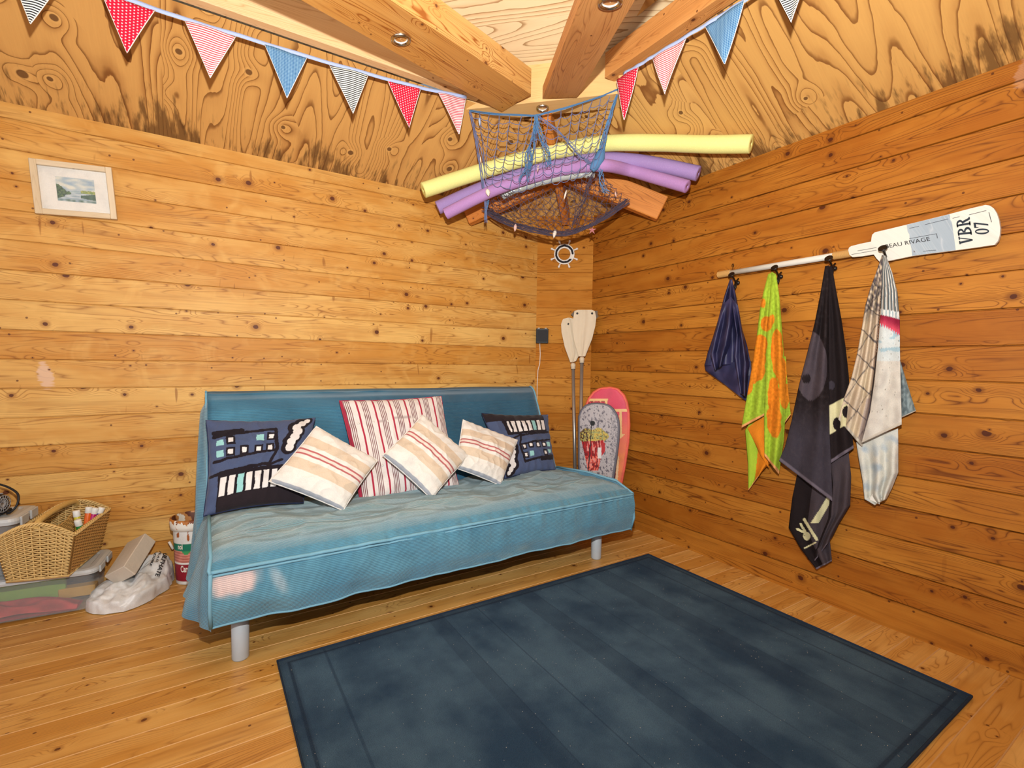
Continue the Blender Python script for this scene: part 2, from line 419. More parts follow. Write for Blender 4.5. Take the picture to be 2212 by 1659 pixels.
# walls behind and beside the camera, with the glazed openings the daylight comes through
def holed_wall(name, A, D, L, n, holes, mat, uo):
    mb = MB(); A, D, n = V(A), V(D).normalized(), V(n)
    us = sorted({0.0, L}|{h[0] for h in holes}|{h[1] for h in holes}); zs = sorted({0.0, ZT+0.9}|{h[2] for h in holes}|{h[3] for h in holes})
    for u0, u1 in zip(us[:-1], us[1:]):
        for z0, z1 in zip(zs[:-1], zs[1:]):
            if any(h[0] <= u0 and u1 <= h[1] and h[2] <= z0 and z1 <= h[3] for h in holes): continue
            c = A+D*((u0+u1)/2)+V((0, 0, (z0+z1)/2))-n*0.035
            mb.box(c, D*(u1-u0), n*0.07, V((0, 0, z1-z0)), uo=uo+u0)
    o = mb.build(name, mat); o['kind'] = 'structure'
holed_wall('wall_front', (-2.6, -2.2, 0), (1, 0, 0), 5.045, (0, 1, 0), [(0.7, 4.3, 0.05, 2.05)], M_left, 20)
holed_wall('wall_side', (-2.6, -2.2, 0), (0, 1, 0), 5.19, (1, 0, 0), [(0.8, 3.9, 0.75, 2.0)], M_left, 30)
M_white = plain('white_paint', S(232, 230, 224), 0.5)
gl = G('window_glass', 0.02, 0.5); gl.b.inputs['Transmission Weight'].default_value = 1.0; gl.b.inputs['Base Color'].default_value = (0.97, 0.98, 0.98, 1)
def window(name, o, D, L, z0, z1, n, mull):
    t = bpy.data.objects.new(name, None); C.objects.link(t); t.location = V(o)+V((0, 0, z0)); t['kind'] = 'structure'
    D, n, o = V(D), V(n), V(o)
    fr = MB(); w = 0.06
    for z in (z0+w/2, z1-w/2): fr.box(o+D*L/2+V((0, 0, z))-n*.035, D*L, n*.06, V((0, 0, w)))
    for k in range(mull+1):
        u = w/2+(L-w)*k/mull; fr.box(o+D*u+V((0, 0, (z0+z1)/2))-n*.035, D*w, n*.06, V((0, 0, z1-z0-2*w)))
    fr.build('window_frame', M_white, t)
window('window_1', (-1.9, -2.2, 0), (1, 0, 0), 3.6, 0.05, 2.05, (0, 1, 0), 4)
window('window_2', (-2.6, -1.4, 0), (0, 1, 0), 3.1, 0.75, 2.0, (1, 0, 0), 3)

# floor boards run parallel to the left wall
mb = MB(); y = 2.232; ys = []
k = 9
while y+k*0.098 > -2.2: ys.append(y+k*0.098); k -= 1
ys = sorted([q for q in ys if q < 3.0])
ys = [-2.2]+ys+[3.06]
g_ = 0.0022
for a, b in zip(ys[:-1], ys[1:]):
    mb.quad((-2.6, a+g_, 0), (XR+.02, a+g_, 0), (XR+.02, b-g_, 0), (-2.6, b-g_, 0), [(-2.6, a+g_), (XR, a+g_), (XR, b-g_), (-2.6, b-g_)])
for a in ys[1:-1]:
    mb.quad((-2.6, a-g_, 0), (XR+.02, a-g_, 0), (XR+.02, a, -.003), (-2.6, a, -.003), mi=1)
    mb.quad((-2.6, a, -.003), (XR+.02, a, -.003), (XR+.02, a+g_, 0), (-2.6, a+g_, 0), mi=1)
mb.box((0, 0.4, -.03), (5.3, 0, 0), (0, 5.6, 0), (0, 0, .05), mi=1)
o = mb.build('floor', [M_floor, M_groove]); o['kind'] = 'structure'

# plywood roof: slopes of 30 degrees off the walls, flatter boards over the middle
mb = MB()
cs = math.cos(math.radians(30))
def slopeL(x, y): return V((x, y, ZT+T30*(YL-y)))
def slopeR(x, y): return V((x, y, ZT+T30*(XR-x)))
def chz(x, y): return ZT+T30*((V((x, y, 0))-CHA).dot(CHN))
def poly(pts, zf, uvf, mi): mb.add([zf(*q) for q in pts], [tuple(range(len(pts)))], [[uvf(*q) for q in pts]], mi)
poly([(-2.7, YL+.07), (2.515, YL+.07), (1.62, 2.165), (1.37, 2.42), (-2.7, 2.42)], slopeL, lambda x, y: ((YL-y)/cs, x), 0)
poly([(XR+.07, 3.06), (XR+.07, -2.3), (1.815, -2.3), (1.815, 1.97), (1.62, 2.165)], slopeR, lambda x, y: ((XR-x)/cs, y), 1)
poly([(2.11, 2.99), (2.445, 2.749), (1.95, 2.495)], lambda x, y: V((x, y, chz(x, y))), lambda x, y: ((V((x, y, 0))-CHA).dot(CHN)/cs+.3, x), 1)
# inner faces above the purlins
poly([(-2.7, 2.355), (1.40, 2.355), (1.40, .9), (-2.7, .9)], lambda x, y: V((x, y, 2.672+T30*(2.40-y))), lambda x, y: ((YL-y)/cs+.2, x+.4), 0)
poly([(1.735, 1.95), (1.735, -2.3), (.3, -2.3), (.3, 1.95)], lambda x, y: V((x, y, 2.70+T30*(1.80-x))), lambda x, y: ((XR-x)/cs+.2, y+.3), 1)
DB = 3.67
def dz(x, y): return 2.70+0.21*(DB-x-y)*0.7071
cD = V((DB/2, DB/2, 0)); e1 = V((.7071, -.7071, 0)); e2 = V((-.7071, -.7071, 0))
pp = [cD-e1*3.2-e2*.06, cD+e1*3.2-e2*.06, cD+e1*3.2+e2*4.5, cD-e1*3.2+e2*4.5]
mb.quad(*[V((q.x, q.y, dz(q.x, q.y))) for q in pp], [(0, 0), (6.4, 0), (6.4, 4.6), (0, 4.6)], 2)
o = mb.build('ceiling', [M_plyL, M_plyR, M_plyD]); o['kind'] = 'structure'

# ------------------------------------------------------------------ roof timbers
def beamobj(name, label, A, B, w, h, up, mat, uo, zoff=0.0, parts=None, group=None):
    """A->B centre line of the underside; w across, h upward"""
    A, B = V(A), V(B); D = B-A; d = D.normalized(); u = V(up); u = (u-d*u.dot(d)).normalized(); s = d.cross(u)
    mb = MB(); mb.box((A+B)/2+u*(h/2), D, s*w, u*h, bev=0.004, uo=uo)
    o = mb.build(name, mat); tag(o, label, 'beam', group); return o
beamobj('purlin', 'pale purlin running level along the left roof slope above the bunting', (-2.5, 2.392, 2.532), (1.28, 2.392, 2.532), .055, .15, (0, 0, 1), M_purl, 3.0)
beamobj('purlin', 'orange-brown purlin running level along the right roof slope behind the bunting', (1.778, -2.1, 2.562), (1.778, 1.90, 2.562), .075, .125, (0, 0, 1), M_bmB, 7.0)
# diagonal board across the corner
E1 = V((0.7071, -0.7071, 0))
mb = MB()
bl, br = V((1.238, 2.462, 2.5)), V((1.845, 1.855, 2.5))
ctr = (bl+br)/2; nD = V((-.7071, -.7071, 0))
mb.box(ctr-nD*.075+V((0, 0, .10)), br-bl, nD*.15, V((0, 0, .20)), bev=.004, uo=11)
corner_board = mb.build('corner_beam', M_brd); tag(corner_board, 'thick pale board spanning the roof corner, the blue net hung from it', 'beam')
mb = MB(); mb.box(V((1.83, 1.84, 2.60))-nD*-.012, E1*.07, nD*.03, V((0, 0, .10)), bev=.004, uo=2)
# stubs: left and right bright noggins at the end of the corner board
tag(mb.build('noggin', M_brd), 'short pale block at the right end of the corner board', 'beam')
# beam A and beam B
def dirbeam(name, label, end, d, L, w, h, mat, uo):
    d = V(d).normalized(); return beamobj(name, label, V(end)-d*L, end, w, h, (0, 0, 1), mat, uo), d
dA = V((.901, .415, .126)).normalized(); sA = V((dA.y, -dA.x, 0)).normalized()
dB = V((.463, .865, .194)).normalized(); sB = V((dB.y, -dB.x, 0)).normalized()
def underquad(name, label, f1, f2, z, d, mat, uo, h=.13, L=2.6):
    """beam whose underside far end is the segment f1-f2 (pixels, at height z), running back along -d"""
    a, b = PZ(*f1, z), PZ(*f2, z); d = V(d).normalized(); mb = MB(); up = V((0, 0, h))
    a2, b2 = a-d*L, b-d*L
    def q(p0, p1, p2, p3, uv, ref):
        if (p1-p0).cross(p2-p0).dot(ref) < 0: p0, p1, p2, p3 = p3, p2, p1, p0; uv = uv[::-1]
        mb.quad(p0, p1, p2, p3, uv)
    w = (b-a).length; side = (b-a).normalized()
    q(a, b, b2, a2, [(uo, 0), (uo, w), (uo+L, w), (uo+L, 0)], V((0, 0, -1)))
    q(a+up, b+up, b2+up, a2+up, [(uo, 0), (uo, w), (uo+L, w), (uo+L, 0)], V((0, 0, 1)))
    q(a, a2, a2+up, a+up, [(uo, .4), (uo+L, .4), (uo+L, .4+h), (uo, .4+h)], -side)
    q(b, b2, b2+up, b+up, [(uo, .7), (uo+L, .7), (uo+L, .7+h), (uo, .7+h)], side)
    q(a, b, b+up, a+up, [(0, 0), (w, 0), (w, h), (0, h)], d)
    q(a2, b2, b2+up, a2+up, [(0, 0), (w, 0), (w, h), (0, h)], -d)
    o = mb.build(name, mat, bev=.004); tag(o, label, 'beam'); return a, b, d
aA, bA, dA = underquad('roof_beam', 'broad yellow-pine roof beam with a downlight, coming from the upper left', (1084, 242), (1147, 204), 2.492, dA, M_beam, 1.3)
aB, bB, dB = underquad('roof_beam', 'brown-pine roof beam with a downlight, coming from the top right of centre', (1172, 212), (1246, 211), 2.492, dB, M_bmB, 5.2, h=.06)
# corner struts and hip rafter
def strut(label, foot, top, w, h, uo, name='corner_strut'):
    foot, top = V(foot), V(top); d = (top-foot).normalized(); s = V((0, 0, 1)).cross(d).normalized(); u = d.cross(s)
    if u.z < 0: u = -u
    mb = MB(); mb.box((foot+top)/2, (top-foot), s*w, u*h, bev=.005, uo=uo)
    return tag(mb.build(name, M_strut), label, 'beam')
fl_, fr_ = V((1.50, 2.965, 2.095)), V((2.42, 2.09, 2.072))
mid_ = V((1.98, 2.535, 2.355))
strut('diagonal pine strut under the roof corner, its foot on the left wall', fl_, mid_+V((-.03, .03, -.01)), .065, .15, 1.1)
strut('diagonal pine strut under the roof corner, its foot on the right wall', fr_, mid_+V((.03, -.03, -.01)), .065, .15, 4.4)
strut('hip rafter rising from the chamfered corner behind the net', (2.25, 2.83, 2.16), (1.63, 2.24, 2.50), .05, .11, 8.8, 'hip_rafter')

# downlights
M_chrome = plain('brushed_chrome', S(196, 188, 170), 0.22, 1.0)
M_lens = plain('lamp_reflector', S(246, 244, 236), 0.3, 0.3)
def downlight(px, py, plane, axis, r, label):
    o = PN(px, py, *plane) ; ax = V(axis).normalized()
    t = thing('downlight', o, label, 'light', 'downlights in the roof timbers')
    mb = MB(); mb.lathe([(r*.62, -.004), (r*.66, .006), (r*.80, .010), (r*.95, .008), (r, .002), (r, -.002)], o, ax, 36)
    mb.build('trim_ring', M_chrome, t, smooth=True)
    mb = MB(); mb.lathe([(r*.64, .004), (r*.5, -.004), (r*.28, -.010), (r*.12, -.004), (0.0001, .002)], o, ax, 28)
    mb.build('reflector_bulb', M_lens, t, smooth=True)
nA = dA.cross(sA).normalized(); nA = nA if nA.z < 0 else -nA
nB = dB.cross((bB-aB).normalized()).normalized(); nB = nB if nB.z < 0 else -nB
nA = dA.cross((bA-aA).normalized()).normalized(); nA = nA if nA.z < 0 else -nA
downlight(866, 84, (nA, nA.dot(aA)), nA, .04, 'round chrome downlight in the broad beam at upper left')
downlight(1318, 4, (nB, nB.dot(aB)), nB, .042, 'round chrome downlight at the top edge in the brown right-hand beam')
downlight(1172, 233, ((0, 0, 1), 2.4995), (0, 0, -1), .035, 'round chrome downlight in the corner board just above the blue net')

# ------------------------------------------------------------------ bunting
def fabric_mat(name, kind, c1, c2):
    g = G(name, 0.85, 0.1); u, v, _ = g.uv()
    if kind == 'stripe':
        f = g.m('FRACT', g.m('DIVIDE', g.m('ADD', v, g.m('MULTIPLY', g.noise(g.vec(u, v), 9.0, 1.0), .004)), .0085)); k = g.ss(f, .44, .52)
    elif kind == 'dots':
        a = g.m('SUBTRACT', g.m('FRACT', g.m('DIVIDE', u, .0115)), .5); row = g.m('FLOOR', g.m('DIVIDE', u, .0115))
        b = g.m('SUBTRACT', g.m('FRACT', g.m('ADD', g.m('DIVIDE', v, .0115), g.m('MULTIPLY', row, .5))), .5)
        k = g.ss(g.m('SQRT', g.m('ADD', g.m('MULTIPLY', a, a), g.m('MULTIPLY', b, b))), .27, .20)
    else:
        a = g.m('SINE', g.m('MULTIPLY', u, 2*PI/.0062)); b = g.m('SINE', g.m('MULTIPLY', v, 2*PI/.0062))
        k = g.m('MULTIPLY', g.m('ADD', g.ss(a, -.2, .3), g.ss(b, -.2, .3)), .42)
    g.col(g.mix(k, c1, c2)); g.bump(g.noise(g.obj(), 400.0, 2.0), .3, .001); return g.mat
M_pk = {'black': fabric_mat('cloth_black_stripe', 'stripe', S(38, 38, 44), S(236, 236, 228)),
        'red': fabric_mat('cloth_red_dots', 'dots', S(212, 30, 58), S(246, 190, 196)),
        'pink': fabric_mat('cloth_red_stripe', 'stripe', S(206, 70, 84), S(250, 226, 222)),
        'blue': fabric_mat('cloth_blue_gingham', 'check', S(36, 94, 148), S(152, 188, 212))}
M_ribbon = plain('ribbon_pale_blue', S(176, 192, 232), .8); M_edge = plain('cloth_white_edge', S(240, 232, 224), .8)
PLAB = {'black': 'black and white striped pennant', 'red': 'red pennant with white dots', 'pink': 'red and white striped pennant', 'blue': 'blue gingham pennant'}
def bunting(label, at, nrm, rib, pens, root):
    t = thing('bunting', at(*root), label, 'bunting', None); nrm = V(nrm)
    mb = MB(); n = len(rib)
    pts = []
    for (x0, y0), (x1, y1) in zip(rib[:-1], rib[1:]):
        for k in range(8): pts.append(at(lerp(x0, x1, k/8), lerp(y0, y1, k/8)))
    pts.append(at(*rib[-1])); w = .016
    mb.grid(lambda a, b: pts[round(a*(len(pts)-1))]+V((0, 0, 1))*(b-.35)*w+nrm*.002*math.sin(a*60), len(pts)-1, 2)
    mb.build('ribbon', M_ribbon, t, smooth=True, solid=.0012)
    for kind, a, b, c in pens:
        A, B, T = at(*a), at(*b), at(*c); ex = (B-A).normalized(); ez = (A+B)/2-T; hh = ez.length; ez = ez.normalized()
        seed = random.random()*9
        def fn(s, r, A=A, B=B, T=T, seed=seed):
            p = A.lerp(B, s).lerp(T, r); return p+nrm*(.006*math.sin(s*5+r*3+seed)*(1-r*.5)+.010*r*math.sin(seed*2)+.004)
        mb = MB(); L = (B-A).length
        mb.grid(fn, 10, 12, uvf=lambda s, r: ((s-.5)*(1-r)*L, r*hh))
        p = mb.build('pennant', M_pk[kind], t, smooth=True, solid=.0012); p['label'] = PLAB[kind]
        mb = MB(); mb.tube([fn(1, k/8)+nrm*.001 for k in range(9)], .0016, 5); mb.tube([fn(0, k/8)+nrm*.001 for k in range(9)], .0011, 5)
        mb.build('edge_piping', M_edge, p, smooth=True)
bunting('string of dotted, striped and gingham pennants along the left roof slope', lambda x, y: PY(x, y, 2.352), (0, -1, 0),
        [(-120, -150), (14, -88), (150, -45), (282, 2), (400, 43), (520, 79), (660, 122), (800, 162), (905, 190), (1008, 211)],
        [('black', (12, -84), (140, -42), (65, 51)), ('red', (218, -16), (335, 24), (275, 117)), ('pink', (399, 45), (509, 79), (454, 168)),
         ('blue', (571, 98), (663, 125), (619, 215)), ('black', (712, 141), (795, 163), (762, 246)), ('red', (837, 175), (907, 194), (883, 277)),
         ('pink', (945, 201), (1006, 212), (989, 292))], (1008, 211))
bunting('string of dotted, striped and gingham pennants along the right roof slope', lambda x, y: PX(x, y, 1.728), (-1, 0, 0),
        [(1346, 161), (1380, 142), (1412, 122), (1482, 80), (1545, 42), (1612, 0), (1680, -45), (1800, -125)],
        [('red', (1331, 172), (1380, 146), (1351, 260)), ('pink', (1412, 127), (1482, 83), (1440, 205)), ('blue', (1523, 57), (1611, 2), (1570, 141)),
         ('black', (1668, -36), (1766, -98), (1714, 52))], (1346, 161))
# ================================================================== PART 2: rug, sofa, cushions, wall things
def facing(p, c):  return p
# ------------------------------------------------------------------ rug
g = G('rug_navy', 0.95, 0.05); u, v, _ = g.uv(); o_ = g.obj()
n1 = g.noise(o_, 420.0, 2.0); n2 = g.noise(o_, 3.2, 4.0, 0.6); n3 = g.noise(g.vec(g.m('MULTIPLY', u, 9.0), g.m('MULTIPLY', v, 2.0)), 1.0, 3.0)
base = g.mix(g.ss(g.m('ADD', n2, g.m('MULTIPLY', n3, .35)), .48, .86), S(44, 70, 94), S(82, 110, 130))
band = None
for a, b, k in ((.575, .64, .5), (1.0, 1.10, .55), (1.46, 1.58, .5), (.155, .162, .8), (1.79, 1.797, .8), (.80, .803, .9), (.64, .643, .9), (1.10, 1.103, .9), (1.28, 1.283, .6), (1.58, 1.583, .8)):
    q = g.m('MULTIPLY', g.m('MULTIPLY', g.ss(u, a-.003, a+.001), g.ss(u, b+.003, b-.001)), k)
    band = q if band is None else g.m('MAXIMUM', band, q)
base = g.mix(g.m('MULTIPLY', band, .60), base, S(26, 46, 70))
edge = g.m('MINIMUM', g.m('MINIMUM', u, g.m('SUBTRACT', 1.945, u)), g.m('MINIMUM', v, g.m('SUBTRACT', 1.40, v)))
base = g.mix(g.m('MULTIPLY', g.ss(edge, .050, .040), .35), base, S(28, 44, 66))
base = g.mix(g.m('MULTIPLY', g.m('MULTIPLY', g.ss(edge, .026, .030), g.ss(edge, .040, .036)), .6), base, S(18, 30, 50))
base = g.mix(g.m('MULTIPLY', n1, .6), base, S(14, 30, 50))
sp = g.noise(o_, 170.0, 0.0)
base = g.mix(g.m('MULTIPLY', g.ss(sp, .845, .86), .8), base, S(206, 196, 180))
g.col(base); g.bump(n1, .9, .004); g.b.inputs['Sheen Weight'].default_value = .04
M_rug = g.mat
mb = MB(); rx0, rx1, ry0, ry1 = .215, 2.16, .50, 1.90
def rugf(a, b):
    x, y = lerp(rx0, rx1, a), lerp(ry0, ry1, b)
    e = min(a*(rx1-rx0), (1-a)*(rx1-rx0), b*(ry1-ry0), (1-b)*(ry1-ry0))
    return V((x, y, .0105-.004*(1-sst(0, .012, e))+.0012*nz(x*3, y*3)))
mb.grid(rugf, 60, 44, uvf=lambda a, b: (a*(rx1-rx0), b*(ry1-ry0)))
mb.box(((rx0+rx1)/2, (ry0+ry1)/2, .0035), (rx1-rx0, 0, 0), (0, ry1-ry0, 0), (0, 0, .006))
rug = mb.build('rug', M_rug, smooth=False); tag(rug, 'dark navy rectangular rug with faint stripes lying on the floorboards', 'rug')
mb = MB(); 
mb.tube([(rx0, ry0, .007), (rx0, ry1, .007), (rx1, ry1, .007), (rx1, ry0, .007)], .0062, 8, closed=True, flat=.8)
M_bind = plain('rug_binding', S(30, 44, 62), .9); mb.build('bound_edge', M_bind, rug, smooth=False)

# ------------------------------------------------------------------ sofa bed
M_cord = painted('corduroy_teal', .9, .12, 'cord', .55, .35)
M_pipe = plain('sofa_piping', S(122, 170, 190), .85, 0, .1, (300, .4, .002))
M_leg = plain('grey_steel_leg', S(186, 192, 196), .35, 0, .4)
sofa = thing('sofa_bed', (1.0, 2.3, 0), 'blue corduroy sofa bed with round steel legs against the board wall', 'sofa')
X0, X1 = .012, 2.0
TEAL = (104, 160, 182); FADE = (138, 166, 170); DARK = (52, 104, 132)
def xr(y): return 2.02-(y-1.9)*.26          # right side draws in towards the back
def prof(t):
    """seat cover section: hem -> front -> piping -> top -> crease"""
    P = [(1.905, .185), (1.885, .25), (1.886, .32), (1.897, .378), (1.925, .408), (1.985, .430), (2.10, .447), (2.25, .452), (2.40, .448), (2.50, .43)]
    L = [0]
    for a, b in zip(P[:-1], P[1:]): L.append(L[-1]+math.hypot(b[0]-a[0], b[1]-a[1]))
    s = t*L[-1]
    for i in range(len(P)-1):
        if s <= L[i+1]+1e-9:
            k = (s-L[i])/(L[i+1]-L[i]); return lerp(P[i][0], P[i+1][0], k), lerp(P[i][1], P[i+1][1], k), s, L[-1]
    return P[-1][0], P[-1][1], L[-1], L[-1]
def seatf(a, b):
    y, z, s, L = prof(b); x = lerp(X0, xr(max(y, 1.9)), a)
    xx = x*1.0
    # gathers running off the piping, soft rumples on top
    gth = math.exp(-abs(s-.195)/.05)
    d = gth*.0085*nz(xx*34, s*3.2, 1.0)+gth*.004*nz(xx*80, s*6, 3.0)
    if s < .195: d += .017*nz(xx*4.2+s*6, s*5, 4.0)+.006*nz(xx*13, s*7, 2.0)-.006*math.sin(min(1, s/.195)*PI)*0
    top = sst(.26, .40, s)
    rid = (1-abs(nz(xx*3.2+s*1.2, s*8.5, 7.0)))**5
    rid2 = (1-abs(nz(xx*5.0-s*4.5, s*9+xx*1.5, 17.0)))**6
    d2 = top*(.024*nz(xx*3.0, s*5.5, 9.0)+.010*(rid-.4)+.008*(rid2-.3)+.004*nz(xx*16, s*22, 3.0))
    sag = -.012*math.sin(clamp((x-X0)/2)*PI)*top
    # stitched seam across the top
    seam = -.006*math.exp(-((s-.40)/.006)**2)
    ce = min(a, 1-a)*2.0
    cor = -.03*math.exp(-ce/.03)*sst(.2, .3, s)*.6
    hemw = .006*nz(x*9, 0, 5)*(1-sst(0, .1, s))
    return V((x, y-d*(1 if s < .24 else .2), z+d2+sag*.6+seam+cor+hemw+(d*.6 if s > .2 else 0)))
def seatc(a, b):
    y, z, s, L = prof(b); x = lerp(X0, xr(max(y, 1.9)), a)
    c = TEAL
    f = sst(.22, .36, s)
    c = cmix(c, FADE, f*(.75+.35*nz(x*2, s*4, 2)))
    rid = (1-abs(nz(x*3.2+s*1.2, s*8.5, 7.0)))**6
    c = cmix(c, (190, 196, 182), sst(.26, .4, s)*clamp(rid*.35+.25*nz(x*9, s*9, 5)))
    c = cmix(c, (80, 124, 142), sst(.3, .5, s)*clamp(.45*sst(.6, 1.9, x)+.3*nz(x*5, s*7, 1)))
    c = cmix(c, (84, 144, 172), (1-f)*clamp(.35+.6*nz(x*6, s*9, 6)))
    # bleached patch under the piping at the left corner
    dx, dz_ = (x-.085)/.075, (s-.155)/.05
    m = sst(1.25, .75, math.hypot(dx, dz_)+.25*nz(x*30, s*30, 2))*(1 if s < .19 else 0)
    c = cmix(c, (246, 214, 206), m*.95)
    m2 = sst(1.2, .4, math.hypot((x-.20-(.18-s)*.4)/.025, (s-.13)/.06))*(1 if s < .19 else 0); c = cmix(c, (200, 208, 214), m2*.6)
    m3 = sst(.05, .0, abs(s-.02))*clamp(.2+nz(x*12, s*30, 8)); c = cmix(c, (170, 176, 166), clamp(m3)*.6*(1 if .9 < x < 1.9 else .2))
    return c
mb = MB(); mb.grid(seatf, 260, 90, uvf=lambda a, b: (a*2, prof(b)[2]), colf=seatc)
seat = mb.build('seat_cover', M_cord, sofa, smooth=True)
# side skirts
def skirt(left):
    mb = MB()
    def fn(a, b):     # a: front->back, b: top->hem
        y = lerp(1.90, 2.58, a); P = seatf(0.0 if left else 1.0, 0)
        zt = .378+.07*sst(1.9, 2.02, y); z = lerp(zt, .175+.02*nz(y*4, 1), b)
        base = X0 if left else xr(y)
        out = (.035*b*sst(0, .1, a)+.05*b*sst(0, .35, a)*(1-.4*a)+.016*b*math.sin(a*23+b*2)*sst(0, .15, a)+.012*math.sin(b*PI)*math.sin(a*9))*(1 if left else .35)
        return V((base-out if left else base+out, y, z))
    mb.grid(fn, 60, 24, uvf=lambda a, b: (a*.68, b*.27), colf=lambda a, b: cmix((120, 172, 194), (90, 146, 174), clamp(.5+nz(a*8, b*3, 3))), flip=not left)
    return mb.build('side_skirt', M_cord, sofa, smooth=True)
skirt(True); skirt(False)
mb = MB()
pts = [seatf(k/120, .2445)+V((0, -.004, 0)) for k in range(121)]
mb.tube(pts, .0068, 8); mb.tube([p+V((0, -.001, -.013)) for p in pts], .0045, 6)
mb.tube([V((X0, 1.893, .375)), V((X0-.004, 1.90, .385)), V((X0+.002, 1.94, .415)), V((X0, 2.0, .436)), V((X0, 2.2, .456)), V((X0, 2.42, .452))], .0065, 8)
mb.tube([V((X0, 1.905, .185)), V((X0-.003, 1.888, .25)), V((X0-.002, 1.889, .32)), V((X0, 1.893, .375))], .0065, 8)
mb.tube([V((xr(1.9), 1.905, .19)), V((xr(1.9)+.002, 1.888, .25)), V((xr(1.9), 1.90, .385)), V((xr(2.0), 2.0, .436)), V((xr(2.2), 2.2, .455)), V((xr(2.42), 2.42, .45))], .0065, 8)
mb.tube([seatf(k/120, 0.0)+V((0, -.002, 0)) for k in range(121)], .0042, 6)
mb.build('seat_piping', M_pipe, sofa, smooth=True)
# backrest: rounded cushion section swept along x
def backf(a, b):
    P = [(2.455, .40), (2.50, .50), (2.565, .62), (2.63, .74), (2.69, .86), (2.705, .905), (2.73, .935), (2.775, .945), (2.82, .93), (2.842, .89), (2.80, .75), (2.72, .55), (2.64, .36), (2.60, .30)]
    k = b*(len(P)-1); i = min(int(k), len(P)-2); f = k-i
    y, z = lerp(P[i][0], P[i+1][0], f), lerp(P[i][1], P[i+1][1], f)
    x = lerp(.015, 1.905-(z-.9)*.02, a)
    if b < .45: y -= .010*nz(x*2.2, z*4, 3)+.004*nz(x*8, z*8, 1)+.022*math.sin(clamp(b/.42)*PI)*math.sin(clamp(a)*PI)**.3
    e = min(a, 1-a)*1.9
    if e < .02: y += (.02-e)*.5*(1 if b < .5 else -1)
    return V((x, y, z+.004*nz(x*3, b*4, 8)))
mb = MB(); mb.grid(backf, 130, 78, uvf=lambda a, b: (a*1.9, b*1.35), colf=lambda a, b: cmix(cmix((84, 146, 174), DARK, sst(.0, .75, a)), (48, 90, 114), clamp(.25+.8*nz(a*8, b*7, 4))))
for a in (0, 1):
    col = [backf(a, k/78) for k in range(79)]; c = sum(col, V())/len(col)+V((-.02 if a == 0 else .02, 0, 0))
    base = len(mb.v); mb.v += [V(p) for p in col]+[c]; n = len(col)
    for k in range(n+1): mb.cl[base+k] = (84, 146, 178)
    for k in range(n-1):
        f = [base+k, base+k+1, base+n]; mb.f.append(f if a else f[::-1]); mb.uv.append([(0, k*.02), (0, k*.02+.02), (.1, k*.02)]); mb.mi.append(0)
mb.build('backrest', M_cord, sofa, smooth=True)
for e_, o_ in ((0, -.006), (1, .004)):
    mb = MB(); mb.tube([backf(e_, k/78*.72)+V((o_, -.002, 0)) for k in range(79)], .0055, 7); mb.build('back_piping', M_pipe, sofa, smooth=True)
# side panel of the loose cover at the left end of the backrest
mb = MB()
def lsk(a, b):
    z = lerp(.925, .19, b)
    yf = 2.455+(z-.40)*.484 if z > .40 else 2.455+(.40-z)*.1
    yb = 2.84-(.925-z)*.30
    bulge = math.sin(clamp(a*1.25)*PI*.75)
    return V((.014-(.024+.045*b)*bulge*sst(0, .12, b)-.010*math.sin(a*13+b*6)*b, lerp(yf, yb, a), z))
mb.grid(lsk, 34, 44, uvf=lambda a, b: (a*.3, b*.7), colf=lambda a, b: cmix((124, 174, 196), (88, 146, 174), clamp(.5+nz(a*6, b*3, 9))))
mb.build('side_panel', M_cord, sofa, smooth=True)
mb = MB(); mb.box((1.0, 2.25, .30), (1.9, 0, 0), (0, .62, 0), (0, 0, .16)); mb.build('seat_frame', plain('sofa_frame_dark', S(46, 60, 72), .8), sofa)
for k, (x, y) in enumerate(((.104, 2.005), (1.875, 2.03), (.104, 2.52), (1.86, 2.52))):
    mb = MB(); mb.lathe([(.0001, .22), (.030, .22), (.029, .006), (.026, 0), (.0001, 0)], (x, y, 0), (0, 0, 1), 28); mb.build('leg', M_leg, sofa, smooth=True)

